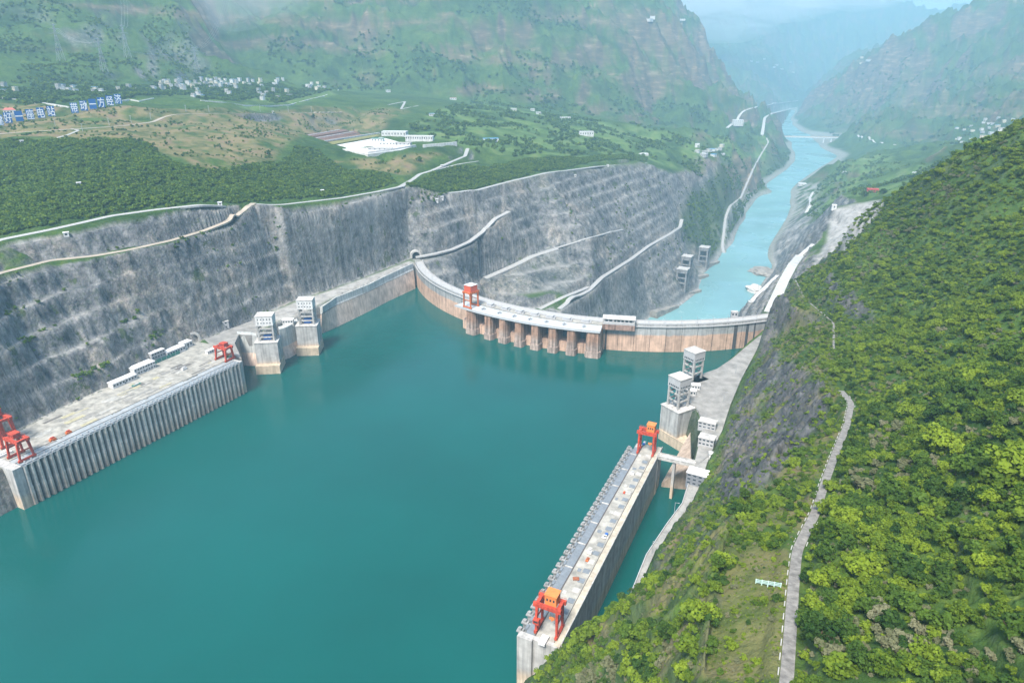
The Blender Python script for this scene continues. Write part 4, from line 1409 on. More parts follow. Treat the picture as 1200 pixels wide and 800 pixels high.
rear = [lloc(*p) for p in ((17, 503), (70, 477), (120, 455), (155, 440), (190, 420), (222, 402))]
print('left intake', LLEN, 'rear', [(round(a), round(b)) for a, b in rear])
lp2(MB().box(-0.5, LLEN + 0.5, 4.5, 16, -45, 36.4), 'wall', M_CONC)
lp2(MB().box(-8, -0.52, 0, 40, -45, 37.4), 'end_block', M_CONC)
lp2(MB().box(LLEN + 0.52, LLEN + 4, 0.5, 22, -45, 37.4), 'end_block', M_CONC)
lp2(MB().box(0, LLEN, 1.5, 8.5, 36.404, 37.4), 'grating_strip', mat('blue_grey_grating', (0.22, 0.25, 0.27), 0.7, 0.3, noise=0.25, nscale=0.3))
lp2(MB().box(-0.4, LLEN, 8.6, 9.3, 36.404, 37.6), 'rail', M_RAIL)
lp2(MB().box(-0.4, LLEN, 9.4, 16.5, 36.404, 37.42), 'walkway', mat('blue_grey_walkway', (0.30, 0.32, 0.33), 0.85, 0.2, noise=0.25, nscale=0.2))
lp2(MB().box(-0.4, LLEN, 16.6, 17.2, 35.5, 37.6), 'rail', M_RAIL)
pf = [(-6, 40.2), (-0.4, 40.2), (-0.4, 17.3), (LLEN + 0.4, 17.3), (LLEN + 0.4, 22.2), (LLEN + 14, 34), (LLEN + 26, 62)] + [(a + 6, b + 4) for a, b in rear[::-1]] + [(-14, 66)]
lp2(MB().prism(pf, 33, 37.4), 'platform', M_DECK)
NB = 43
for k in range(NB):
    x = 1.6 + k * (LLEN - 3.2) / (NB - 1)
    wd = 1.45 if k % 5 else 1.9
    ring = lambda e, z: [(x - wd - e, 4.48, z), (x - wd - e, 1.2 - e, z), (x - wd * 0.5, -0.6 - e, z), (x + wd * 0.5, -0.6 - e, z), (x + wd + e, 1.2 - e, z), (x + wd + e, 4.48, z)]
    mb = MB().hexa(ring(0.5, -40), ring(0.25, 16)).hexa(ring(0.0, 16.001), ring(0, 36.3))
    lp2(mb, 'rack_pier', M_CONC2)
for k in range(NB - 1):
    x = 1.6 + (k + 0.5) * (LLEN - 3.2) / (NB - 1)
    lp2(MB().box(x - 1.3, x + 1.3, 3.2, 4.49, -40, 35.5), 'trash_rack', mat('trash_rack_steel', (0.10, 0.085, 0.075), 0.8, 0.2, noise=0.3, nscale=0.2))
for k in range(NB - 1):
    x = 1.6 + (k + 0.5) * (LLEN - 3.2) / (NB - 1)
    lp2(MB().box(x - 0.8, x + 0.8, 0.3, 1.45, 36.31, 38.1).box(x - 0.5, x + 0.5, 3.2, 5.4, 37.41, 38.6), 'rack_hoist', M_STEEL)
lp2(MB().box(0, LLEN, -0.3, 0.25, 36.31, 37.0), 'edge_beam', M_STEEL)
RNG3 = random.Random(5)
for k in range(60):                            # plates, pits and slabs of the platform
    x, y = RNG3.uniform(4, LLEN - 6), RNG3.uniform(20, 58)
    lx, ly = RNG3.uniform(2, 9), RNG3.uniform(0.8, 3)
    lp2(MB().box(x - lx, x + lx, y - ly, y + ly, 37.404, 37.404 + RNG3.uniform(0.05, 0.35)), 'floor_slab',
        RNG3.choice([mat('slab_concrete', (0.37, 0.36, 0.33), 0.9, 0.2, noise=0.3), M_DECK, mat('worn_slab', (0.24, 0.23, 0.21), 0.9, 0.2, noise=0.3), mat('yellowed_slab', (0.36, 0.33, 0.22), 0.9, 0.2, noise=0.3), mat('dark_slab', (0.14, 0.13, 0.12), 0.9, 0.2)]))


def lgantry(px, py, **k):
    x, y = lloc(px, py)
    return gantry('gantry_crane', lworld(x, y, 37.6), ldir, **k)


lgantry(26, 536, span=15, depth=11, h=18.5, label='smaller red gantry crane on the front rails at the near end of the cliff-side intake', body=M_RED, house=M_RED, hs=(7, 6, 3.5), hx=-0.1, taper=0.25)
lgantry(5, 519, span=20, depth=13, h=25, label='tall red gantry crane cut off by the left edge of the photo', body=M_RED, house=M_RED, hs=(9, 8, 6), hx=-0.1, taper=0.25)
lgantry(264, 421, span=15, depth=11, h=15.5, label='red gantry crane at the far end of the cliff-side intake near the square gate towers', body=M_RED, house=M_RED, hs=(7, 6, 3.5), hx=0.1, taper=0.25)
# spillway crane
a = 229.2
p = dam(a, 389, 36.0)
tv = Vector((-math.sin(R(a)), math.cos(R(a)), 0))
gantry('gantry_crane', p, tv, 14.5, 12.5, 22, 'tall orange gantry crane with white-roofed cabin standing on the spillway deck of the dam', M_ORANGE, mat('crane_house_red', (0.58, 0.10, 0.045), 0.5, 0.4), hs=(13, 12, 8.5), hx=0.0, roof=M_ROOFW, brace=False, taper=0.05)

# ------------------------------------------------------------------ gate towers


def gate_tower(loc, rz, w, d, zb, h, hh, label, wins=5, plinth=10.0, group=None):
    """shaft block rising from the lake, open frame, and a windowed hoist house on top"""
    root = empty('gate_tower', (loc.x, loc.y, 0), rz)
    tag(root, label, 'gate tower', group)
    w2, d2 = w / 2, d / 2
    MB().box(-w2 - 4.5, w2 + 4.5, -d2 - 6, d2 + 4, 10.5, zb).build('shaft', M_CONC, root)
    MB().box(-w2 - 5.3, w2 + 5.3, -d2 - plinth - 3, d2 + 3.5, -45, 10.49).build('plinth', mat('tan_plinth_concrete', (0.50, 0.40, 0.29), 0.9, 0.2, noise=0.2, nscale=0.25, streak=0.2), root)
    MB().box(-w2 - 5, w2 + 5, -d2 - 6.5, d2 + 4.5, zb + 0.001, zb + 0.8).build('shaft_cap', M_ROOFG, root)
    for sx in (-1, 1):
        for sy in ((-1, 0, 1) if wins == 5 else (-1, 1)):
            MB().box(sx * w2 - 0.9, sx * w2 + 0.9, sy * d2 - 0.9, sy * d2 + 0.9, zb + 0.801, zb + h).build('column', M_CONC, root)
    nb = 4 if wins == 5 else 3
    for k in range(1, nb):
        z = zb + 0.8 + k * (h - 1) / (nb - 0.4)
        mb = MB()
        for sy in (-1, 1):
            mb.box(-w2 + 0.901, w2 - 0.901, sy * d2 - 0.6, sy * d2 + 0.6, z - 1.5, z)
        for sx in (-1, 1):
            mb.box(sx * w2 - 0.6, sx * w2 + 0.6, -d2 + 0.902, -0.902, z - 1.5, z)
            mb.box(sx * w2 - 0.6, sx * w2 + 0.6, 0.902, d2 - 0.902, z - 1.5, z)
        mb.build('ring_beam', M_CONC, root)
        MB().bar((-w2 + 2, 0, z - (h - 1) / (nb - 0.4) + 0.4), (w2 - 2, 0, z - 1.7), 0.8).build('stair', M_STEEL, root)
    MB().box(-w2 * 0.5, w2 * 0.5, -d2 * 0.5, d2 * 0.5, zb + 0.801, zb + h * 0.3).build('gate_hoist', M_BLUE if wins == 5 else M_GREYST, root)
    head = MB().box(-w2 - 1.2, w2 + 1.2, -d2 - 1.2, d2 + 1.2, zb + h + 0.001, zb + h + hh).build('hoist_house', M_WHITE if wins == 5 else M_GREYB, root)
    MB().box(-w2 - 1.6, w2 + 1.6, -d2 - 1.6, d2 + 1.6, zb + h + hh + 0.001, zb + h + hh + 0.7).build('roof', M_ROOFG, head)
    for row in ((0.28, 0.68) if wins == 5 else (0.22,)):
        for k in range(wins):
            x = -w2 + (k + 0.5) * 2 * w2 / wins
            z = zb + h + hh * row
            MB().box(x - 0.6, x + 0.6, -d2 - 1.27, -d2 - 1.205, z - 0.6, z + 0.9).build('window', M_WIN, head)
            y = -d2 + (k + 0.5) * 2 * d2 / wins
            MB().box(-w2 - 1.27, -w2 - 1.205, y - 0.7, y + 0.7, z - 0.7, z + 1.0).build('window', M_WIN, head)
    return root


def facing(p):                                 # rotation that turns local -y towards the camera
    return math.atan2(-p.x, p.y) * 1.0


pA, pB = H(314, 396, 38), H(361, 377, 38)
gate_tower(pA, facing(pA) - 0.25, 17, 14, 36.5, 20, 11, 'white-headed gate tower by the cliff-side intake, the one nearer the red crane')
gate_tower(pB, facing(pB) - 0.25, 17, 14, 36.5, 21, 11, 'white-headed gate tower by the cliff-side shore, the one nearer the arch dam')
pC, pD = H(794, 474, 38), H(811, 441, 38)
rzR = math.atan2(-0.5, 0.86) * 1.0
gate_tower(pC, R(32), 12.5, 13, 36.5, 21, 10, 'grey gate tower with open frame on its own block beside the hillside crane', wins=6, plinth=14)
gate_tower(pD, R(32), 12.5, 13, 36.5, 21, 10, 'grey gate tower with open frame, the farther one towards the dam on the hillside platform', wins=6, plinth=9)

# ------------------------------------------------------------------ walls and concrete shore


def loft(name, lines, m, parent=None, back=None):
    """surface through several lines of equal count, closed at the back by a line buried in the ground"""
    rows = [[Vector(p) for p in l] for l in lines]
    if back is not None:
        rows.append([p + Vector(back) for p in rows[-1]])
        rows.insert(0, [p + Vector(back) for p in rows[0]])
    n = len(rows[0])
    vs = [p for r_ in rows for p in r_]
    fs = []
    for i in range(len(rows) - 1):
        for j in range(n - 1):
            fs.append((i * n + j, i * n + j + 1, (i + 1) * n + j + 1, (i + 1) * n + j))
    i = len(rows) - 1
    for j in range(n - 1):
        fs.append((i * n + j, i * n + j + 1, j + 1, j))
    fs.append(tuple(k * n for k in range(len(rows))))
    fs.append(tuple(k * n + n - 1 for k in range(len(rows)))[::-1])
    return MB().add(vs, fs).build(name, m, parent)


def zline(pix, z, dz=0):
    return [H(px, py, z) + W(0, 0, dz) for px, py in pix]


M_TANS = mat('tan_revetment', (0.56, 0.44, 0.36), 0.9, 0.2, noise=0.28, nscale=0.09, streak=0.25)
M_GREYW = mat('grey_shore_wall', (0.47, 0.48, 0.46), 0.9, 0.2, noise=0.2, nscale=0.12, streak=0.3)
# shore between the second gate tower and the dam
wlp = [(376, 391.5), (395, 383), (415, 373.5), (435, 363.5), (455, 353), (470, 346), (487, 338)]
tpp = [(378, 360), (394, 349), (412, 342), (432, 334), (450, 325), (466, 317.5), (484, 309)]
top_ = zline(tpp, 37.3)
wat_ = zline(wlp, 0)
mid_ = [a.lerp(b, 0.30) + W(0, 0, 1.5) for a, b in zip(top_, wat_)]
low_ = [b + (b - a) * 0.8 for a, b in zip(top_, wat_)]
rv = loft('bank_revetment', [mid_, wat_, low_], M_TANS, back=(-8, 10, -6))
tag(rv, 'tan drawdown-stained concrete slope along the shore left of the dam', 'embankment')
rw = loft('shore_wall', [[p + W(0, 0, 0.8) for p in top_], [p.lerp(q, 0.30) + W(0, 0, -4) for p, q in zip(top_, mid_)], [p + W(-0.5, 0.6, 0.2) for p in mid_]], M_GREYW, back=(-6, 8, -3))
tag(rw, 'pale grey retaining wall along the top of the shore slope left of the dam', 'retaining wall')
# wall between the two left gate towers, and the apron next to the intake
for pts, lab in (([(327, 386), (335, 383.5), (343, 379.5), (349, 376)], 'grey jointed lake wall between the two white-headed gate towers'),
                 ([(278, 391), (286, 392), (294, 392), (301, 394)], 'grey curved lake wall between the cliff-side intake and the nearest gate tower')):
    t_ = zline(pts, 37.4)
    out = [Vector((-p.x, -p.y, 0)).normalized() for p in t_]
    b_ = [p + o_ * 2.0 + W(0, 0, -23) for p, o_ in zip(t_, out)]
    c_ = [p + o_ * 9.0 + W(0, 0, -37.4) for p, o_ in zip(t_, out)]
    e_ = [p + o_ * 18.0 + W(0, 0, -80) for p, o_ in zip(t_, out)]
    wl_ = empty('lake_wall', (0, 0, 0))
    tag(wl_, lab, 'retaining wall')
    loft('wall_face', [t_, b_], M_GREYW, wl_, back=(-4, 9, 0))
    loft('apron', [[p + W(0, 0, -0.01) for p in b_], c_, e_], M_TANS, wl_, back=(-2, 6, 0))

# right platform slab (behind the two grey towers) with its lake walls
M_PLAT = mat('platform_concrete', (0.25, 0.24, 0.222), 0.95, 0.15, noise=0.35, nscale=0.10)
plat_px = [(832, 532), (812, 549), (825, 496), (818, 480), (806, 470), (800, 455), (806, 444), (822, 438), (840, 432), (858, 420), (873, 407), (889, 394), (896, 391), (884, 415), (868, 445), (856, 474), (846, 505)]
pp = [H(px, py, 37.3) for px, py in plat_px]
pl = MB().prism([(p.x, p.y) for p in pp], -45, 37.3).build('concrete_platform', M_CONC)
pl.data.materials.append(M_PLAT)
for f in pl.data.polygons:
    if f.normal.z > 0.9:
        f.material_index = 1
tag(pl, 'dusty concrete platform behind the two grey gate towers at the hillside foot', 'platform')
ap = [H(px, py, 37.3) for px, py in ((240, 398), (262, 388), (300, 374), (302, 392.5), (290, 392.5), (280, 391.5), (275, 402), (283, 420), (272, 415), (252, 408))]
apo = MB().prism([(p.x, p.y) for p in ap], -20, 37.36).build('concrete_apron', M_PLAT)
tag(apo, 'plain concrete apron between the far red crane and the nearest white-headed gate tower', 'platform')
# long quay strip beside the channel
sl_px = [(732, 712), (757, 650), (781, 614), (799, 590), (812, 549)]
sr_px = [(738, 713), (766, 650), (793, 614), (812, 590), (832, 533)]
a_, b_ = zline(sl_px, 37.35), zline(sr_px, 37.35)
ch = MB().prism([(p.x, p.y) for p in a_] + [(p.x, p.y) for p in b_[::-1]], -45, 37.35).build('channel_quay', mat('quay_concrete', (0.28, 0.27, 0.25), 0.9, 0.2, noise=0.3, nscale=0.2, streak=0.0))
tag(ch, 'pale concrete quay strip between the narrow channel and the green hillside', 'quay')
kb = loft('quay_kerb', [[p + W(0, 0, 0.004) for p in a_], [p + W(0, 0, 1.0) for p in a_], [p + RN * 0.5 + W(0, 0, 1.0) for p in a_], [p + RN * 0.5 + W(0, 0, 0.004) for p in a_]], M_GREYB, ch)
# sloping tan wing wall and dark return wall at the platform corner
w0, w1, w2_ = H(809, 506, 30), H(775, 569, 1), H(811, 549, 36)
ww = MB().hexa([w1 + W(0, 0, -40), H(809, 573, 0) + W(0, 0, -40), H(809, 548, 0) + W(0, 0, -40), w0 + W(-3, 0, -60)], [w1 + W(0, 0, 3), H(807, 574, 0) + W(0, 0, 24), w2_, w0]).build('wing_wall', mat('wing_wall_concrete', (0.40, 0.31, 0.24), 0.9, 0.2, noise=0.25, nscale=0.2, streak=0.2))
tag(ww, 'tan sloping wing wall at the platform corner under the footbridge', 'retaining wall')
# footbridge from the right intake to the platform
b0, b1 = H(770, 533, 37.4), H(815, 543, 37.4)
bd = (b1 - b0).normalized()
bnn = Vector((-bd.y, bd.x, 0))
fb = empty('access_bridge', b0)
tag(fb, 'short flat concrete bridge from the hillside intake deck across the channel', 'bridge')
BL = (b1 - b0).length
FB = Matrix(((bd.x, bnn.x, 0, 0), (bd.y, bnn.y, 0, 0), (0, 0, 1, 0), (0, 0, 0, 1)))
MB().box(0, BL, -3.4, 3.4, -1.8, 0.3).xf(FB).build('deck', M_ROOFG, fb)
for s in (-1, 1):
    MB().box(0, BL, s * 3.2 - 0.18, s * 3.2 + 0.18, 0.301, 1.3).xf(FB).build('parapet', M_CONC, fb)
MB().box(BL * 0.47 - 1.1, BL * 0.47 + 1.1, -2.2, 2.2, -82, -1.801).xf(FB).build('pier', M_CONC, fb)
MB().box(-0.5, 1.6, -2.2, 2.2, -82, -1.801).xf(FB).build('pier', M_CONC, fb)

# ------------------------------------------------------------------ buildings


def house(name, loc, rz, L, Wd, h, label, wall=None, roof=None, floors=1, nwin=5, cat='building', group=None, hip=0.0, doors=False, over=0.4):
    """box building with window rows, door, roof slab (or hipped roof)"""
    wall, roof = wall or M_WHITE, roof or M_ROOFW
    root = empty(name, loc, rz)
    tag(root, label, cat, group)
    MB().box(-L / 2, L / 2, -Wd / 2, Wd / 2, -3, h).build('wall', wall, root)
    if hip > 0:
        o_ = over
        MB().add([(-L / 2 - o_, -Wd / 2 - o_, h + 0.001), (L / 2 + o_, -Wd / 2 - o_, h + 0.001), (L / 2 + o_, Wd / 2 + o_, h + 0.001), (-L / 2 - o_, Wd / 2 + o_, h + 0.001), (-L / 2 + Wd * 0.4, 0, h + hip), (L / 2 - Wd * 0.4, 0, h + hip)],
                 [(0, 1, 2, 3), (0, 1, 5, 4), (1, 2, 5), (2, 3, 4, 5), (3, 0, 4)]).build('roof', roof, root)
    else:
        MB().box(-L / 2 - over, L / 2 + over, -Wd / 2 - over, Wd / 2 + over, h + 0.001, h + 0.5).build('roof', roof, root)
    fh = h / floors
    for fl_ in range(floors):
        z0 = fl_ * fh + fh * 0.38
        for k in range(nwin):
            x = -L / 2 + (k + 0.5) * L / nwin
            ww_ = min(1.1, L / nwin * 0.3)
            MB().box(x - ww_, x + ww_, -Wd / 2 - 0.06, -Wd / 2 - 0.004, z0, z0 + fh * 0.38).build('window', M_WIN, root)
    if doors:
        MB().box(-0.9, 0.9, -Wd / 2 - 0.09, -Wd / 2 - 0.007, 0, min(2.4, h * 0.6)).build('door', M_GREYST, root)
    return root


lrz = math.atan2(ldir.y, ldir.x)
for px, py, L_, W_, h_, lab, kw in (
        (142, 448, 27, 8, 5, 'low white shed standing nearest the camera in the row below the cliff', dict(nwin=8)),
        (165, 434, 25, 10, 7.5, 'white two-storey site building, second in the row below the cliff', dict(floors=2, nwin=8)),
        (181, 421, 17, 11, 11, 'taller white block with grey walls in the middle of the row below the cliff', dict(floors=3, nwin=5, wall=M_GREYB)),
        (202, 413.5, 24, 9, 6, 'white-roofed building fronted by green sheeting on the cliff-side platform', dict(floors=1, nwin=7)),
        (216, 406, 12, 8, 6.5, 'small white building at the far end of the row near the tunnel', dict(nwin=3))):
    x, y = lloc(px, py)
    house('site_building', lworld(x, y - 3, 37.4), lrz, L_, W_, h_, lab, doors=True, **kw)
x, y = lloc(196, 421)
gs = empty('sheet_fence', lworld(x, y + 1, 37.4), lrz)
tag(gs, 'green sheet fence in front of the white-roofed platform building', 'fence')
MB().box(-18, 18, -0.1, 0.1, 0, 4).build('sheet', M_GREENS, gs)
for k in range(7):
    MB().box(-18 + k * 6 - 0.15, -18 + k * 6 + 0.15, -0.3, -0.101, 0, 4.2).build('post', M_STEEL, gs)
x, y = lloc(247, 413)
house('site_hut', lworld(x, y, 37.4), lrz, 11, 4, 3.5, 'white container hut beside the far red crane on the cliff-side platform', nwin=4)
house('site_hut', H(338, 378.5, 37.6), facing(pB) - 0.2, 13, 7, 5, 'white pump hut between the two white-headed gate towers', nwin=4, floors=1)
hrz = math.atan2(-0.47, 0.88) * 1.0
for px, py, L_, W_, h_, lab, kw in (
        (829, 500, 15, 9, 6, 'grey flat-roofed house on the hillside platform, farther of the pair', dict(wall=M_GREYB, roof=M_ROOFG, nwin=4, floors=2)),
        (828, 520, 13, 9, 7, 'grey flat-roofed house on the hillside platform, nearer of the pair', dict(wall=M_GREYB, roof=M_ROOFG, nwin=4, floors=2)),
        (818, 566, 17, 10, 10, 'dark-walled block with pale flat roof at the bridge end below the hillside', dict(wall=mat('slate_render', (0.20, 0.21, 0.23), 0.85, 0.2, noise=0.2), roof=M_ROOFW, nwin=4, floors=3)),
        (834, 535, 4.5, 3.5, 3.5, 'tiny white hut at the hillside end of the bridge', dict(nwin=1)),
        (810, 462, 8, 6, 5, 'small white cabin between the two grey gate towers, nearer one', dict(nwin=3)),
        (815, 455, 8, 6, 4.5, 'small white cabin between the two grey gate towers, farther one', dict(nwin=3))):
    house('platform_house', H(px, py, 37.35), hrz + (0.0 if L_ > 9 else 0.3), L_, W_, h_, lab, **kw)

# ------------------------------------------------------------------ vehicles and loose equipment


def truck(loc, rz, label, load):
    root = empty('pickup_truck', loc, rz)
    tag(root, label, 'truck')
    b = MB()
    b.box(-0.95, 0.95, 1.0, 2.9, 0.55, 1.25)
    b.hexa([(-0.93, -0.5, 1.251), (0.93, -0.5, 1.251), (0.93, 1.6, 1.251), (-0.93, 1.6, 1.251)], [(-0.8, -0.2, 2.0), (0.8, -0.2, 2.0), (0.8, 1.0, 2.0), (-0.8, 1.0, 2.0)])
    b.box(-0.95, 0.95, -0.7, 0.999, 0.55, 1.25)
    b.build('body', M_WHITE, root)
    MB().box(-1.0, 1.0, -3.2, -0.72, 0.6, 1.5).build('cargo_bed', load, root)
    MB().hexa([(-0.78, 1.64, 1.27), (0.78, 1.64, 1.27), (0.78, 1.66, 1.27), (-0.78, 1.66, 1.27)], [(-0.7, 1.09, 1.95), (0.7, 1.09, 1.95), (0.7, 1.12, 1.95), (-0.7, 1.12, 1.95)]).build('windscreen', M_WIN, root)
    for sx in (-1, 1):
        for y in (1.9, -2.2):
            m = MB().cyl((0, 0), 0.42, -0.14, 0.14, 12)
            m.xf(Matrix.Translation((sx * 0.92, y, 0.42)) @ Matrix.Rotation(math.pi / 2, 4, 'Y'))
            m.build('wheel', M_BLACK, root)
        MB().box(sx * 0.6 - 0.2, sx * 0.6 + 0.2, 2.9, 2.95, 0.85, 1.05).build('headlight', M_STEEL, root)
    return root


def rspot(px, py):
    p = H(px, py, 37.25) - W(RO.x, RO.y, 0)
    return p.dot(RN), p.dot(RD)


rrz = math.atan2(RD.y, RD.x) - math.pi / 2
truck(H(709.5, 629, 37.26), rrz + 3.14, 'white pickup truck with blue load parked halfway along the hillside intake deck', M_BLUE)
truck(H(755, 520, 37.26), rrz, 'white pickup truck under the far red crane of the hillside intake', M_BLUE)


def equip(name, px, py, label, m1, m2, s, cat, rz=0.0, z=37.5):
    root = empty(name, H(px, py, z), rz)
    tag(root, label, cat)
    MB().box(-s[0] / 2, s[0] / 2, -s[1] / 2, s[1] / 2, 0.02, s[2]).build('body', m1, root, bevel=0.08)
    MB().box(-s[0] * 0.3, s[0] * 0.3, -s[1] * 0.3, s[1] * 0.3, s[2] + 0.001, s[2] * 1.5).build('lid', m2, root)
    for sx in (-1, 1):
        MB().box(sx * s[0] * 0.4 - 0.15, sx * s[0] * 0.4 + 0.15, -s[1] * 0.5 - 0.2, s[1] * 0.5 + 0.2, -0.2, 0.02).build('skid', M_RAIL, root)
    return root


equip('switch_cabinet', 691, 648, 'white cabinet on the hillside intake deck, nearer the camera than the truck', M_WHITE, M_GREYB, (3, 2.2, 2.4), 'cabinet', rrz)
equip('winch', 688.5, 656, 'small orange winch just in front of the white deck cabinet', M_ORANGE, M_RUST, (1.8, 3.5, 1.2), 'winch', rrz)
equip('scrap_pile', 675, 678, 'low rusty steel bundle lying on the hillside intake deck', M_RUST, M_RUST, (4, 2.6, 0.7), 'steel bundle', rrz + 0.4)
equip('switch_cabinet', 741, 556, 'pale cabinet on the hillside intake deck near the far crane', M_WHITE, M_GREYB, (3, 2.2, 2.2), 'cabinet', rrz)
equip('winch', 731.5, 577.5, 'little red hoist on the hillside intake deck, farther than the truck', M_RED, M_ORANGE, (1.5, 1.8, 1.2), 'winch', rrz)
equip('tool_shed', 637, 751, 'flat white shed at the near end of the hillside intake, below the crane', M_ROOFW, M_ROOFW, (7, 4, 1.6), 'shed', rrz + 1.57)
equip('winch', 62, 516, 'orange winch on the walkway of the cliff-side intake, nearer the two cranes', M_ORANGE, M_RED, (5, 3, 2.2), 'winch', lrz)
equip('winch', 80.5, 507.5, 'orange winch on the walkway of the cliff-side intake, farther from the two cranes', M_ORANGE, M_RED, (4.5, 2.6, 2.0), 'winch', lrz)
equip('tool_shed', 4, 533, 'white cover at the near end of the cliff-side intake beside the cranes', M_ROOFW, M_ROOFW, (12, 6, 2), 'shed', lrz)
equip('stacked_pallet', 216, 433, 'white crated load on the cliff-side platform near the far crane', M_WHITE, M_GREYB, (6, 3.5, 2.2), 'crate', lrz)
equip('stacked_pallet', 160, 451, 'green crated load on the open cliff-side platform', M_GREENS, M_GREYB, (9, 3, 0.9), 'crate', lrz)

for k, (px, py) in enumerate(((20, 495), (60, 474), (100, 456), (140, 441), (236, 405), (824, 512), (838, 505), (848, 470), (862, 437), (790, 602), (764, 648))):
    root = empty('lamp_post', H(px, py, 37.4))
    side_ = 'rear edge of the cliff-side platform' if px < 400 else 'edge of the hillside platform and quay'
    tag(root, 'thin grey lamp post on the ' + side_, 'lamp post', 'lamp posts on the ' + side_)
    MB().cyl((0, 0), 0.22, 0, 10, 6, 0.14).build('pole', M_STEEL, root)
    MB().bar((0, 0, 9.8), (2.2, -1.2, 10.2), 0.2).box(1.8, 2.7, -1.6, -1.0, 10.1, 10.35).build('lamp_arm', M_STEEL, root)

# ------------------------------------------------------------------ tunnel portals


def portal(px, py, z, rz, w, h, label):
    p = H(px, py, z)
    root = empty('tunnel_portal', p, rz)
    tag(root, label, 'tunnel portal')
    n = 12
    arch = [(-w / 2, 0)] + [(-w / 2 * math.cos(math.pi * k / n), h * 0.45 + h * 0.55 * math.sin(math.pi * k / n)) for k in range(n + 1)] + [(w / 2, 0)]
    outer = [(-w * 0.8, 0)] + [(-w * 0.8, h * 0.45 + h * 0.8 * (k / n) * 2 if k < n / 2 else h * 1.25) for k in range(0)] + [(-w * 0.8, h * 1.3), (w * 0.8, h * 1.3), (w * 0.8, 0)]
    # frame: arch ring of fixed thickness
    ring_o = [(-w * 0.72, 0)] + [(-w * 0.72 * math.cos(math.pi * k / n), h * 0.5 + h * 0.75 * math.sin(math.pi * k / n)) for k in range(n + 1)] + [(w * 0.72, 0)]
    vs, fs = [], []
    m = len(arch)
    for y in (-1.5, 14):
        vs += [(a, y, b) for a, b in arch] + [(a, y, b) for a, b in ring_o]
    for k in range(m - 1):
        fs += [(k, k + 1, m + k + 1, m + k), (2 * m + k, 3 * m + k, 3 * m + k + 1, 2 * m + k + 1), (k, 2 * m + k, 2 * m + k + 1, k + 1), (m + k, m + k + 1, 3 * m + k + 1, 3 * m + k)]
    MB().add(vs, fs).build('arch_frame', M_ROOFG, root)
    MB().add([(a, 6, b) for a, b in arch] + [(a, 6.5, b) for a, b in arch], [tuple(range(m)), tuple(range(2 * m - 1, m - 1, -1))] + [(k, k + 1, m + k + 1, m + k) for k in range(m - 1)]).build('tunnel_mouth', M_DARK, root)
    return root


portal(226, 400, 37.5, R(35), 12, 9, 'dark arched tunnel mouth in the cliff behind the site buildings')
portal(487.5, 302, 37.6, R(20), 13, 10, 'dark arched tunnel mouth where the dam crest meets the left cliff')
house('portal_house', H(265, 384, 37.5), R(30), 7, 6, 9, 'narrow grey house against the cliff left of the white-headed towers', wall=M_GREYB, roof=M_ROOFG, nwin=1, floors=2)
# ------------------------------------------------------------------ slogan boards on the hill


def glyph_mesh(ch):
    cu = bpy.data.curves.new('glyph', 'FONT')
    cu.body = ch
    cu.size = 1.0
    cu.extrude = 0.02
    cu.offset = 0.012
    cu.resolution_u = 2
    to = bpy.data.objects.new('glyph', cu)
    COL.objects.link(to)
    bpy.context.view_layer.update()
    me = bpy.data.meshes.new_from_object(to.evaluated_get(bpy.context.evaluated_depsgraph_get()))
    bpy.data.objects.remove(to)
    bpy.data.curves.remove(cu)
    return me


M_SIGNB = mat('sign_blue', (0.012, 0.11, 0.38), 0.5, 0.4)
M_SIGNW = mat('sign_white', (0.85, 0.87, 0.9), 0.6, 0.3)
signs = [('建', 1, 148.5), ('好', 11, 145.5), ('一', 24, 143.5), ('座', 37, 141.5), ('电', 49.5, 139.5), ('站', 61.5, 137.5),
         ('带', 88.5, 133.5), ('动', 99.5, 131), ('一', 110, 129), ('方', 120, 127.2), ('经', 130, 125), ('济', 139.5, 123)]
for k, (ch, px, py) in enumerate(signs):
    p = hit(px, py)
    t_ = (p - CAM).length
    s = 6.1 * t_ / FPX                           # board width
    h = 9.0 * t_ / FPX
    print('sign', ch, t_, s)
    root = empty('slogan_board', p, math.atan2(-p.x, p.y) + R(12))
    where = 'left slogan row' if k < 6 else 'right slogan row'
    tag(root, 'blue hillside board with the big white character %s in the %s' % (ch, where), 'sign board', 'slogan boards on the dry hillside')
    z0 = 2.0
    MB().box(-s / 2, s / 2, -0.3, 0.3, z0, z0 + h).build('board', M_SIGNB, root)
    for sx in (-1, 1):
        MB().box(sx * s * 0.3 - 0.5, sx * s * 0.3 + 0.5, 0.31, 1.3, -4, z0 + h * 0.8).build('post', M_STEEL, root)
    gm = glyph_mesh(ch)
    co = np.array([v.co[:] for v in gm.vertices])
    if len(co):
        lo, hi_ = co.min(0), co.max(0)
        ext = max(hi_[0] - lo[0], hi_[1] - lo[1])
        sc = s * 0.96 / max(ext, 1e-6)
        c = (lo + hi_) / 2
        for v in gm.vertices:
            v.co = ((v.co.x - c[0]) * sc, -0.45 - (v.co.z - c[2]) * 3.0, z0 + h / 2 + (v.co.y - c[1]) * sc * h / s)
    gm.materials.clear()
    gm.materials.append(M_SIGNW)
    gm.name = 'character'
    go = bpy.data.objects.new('character', gm)
    COL.objects.link(go)
    go.parent = root

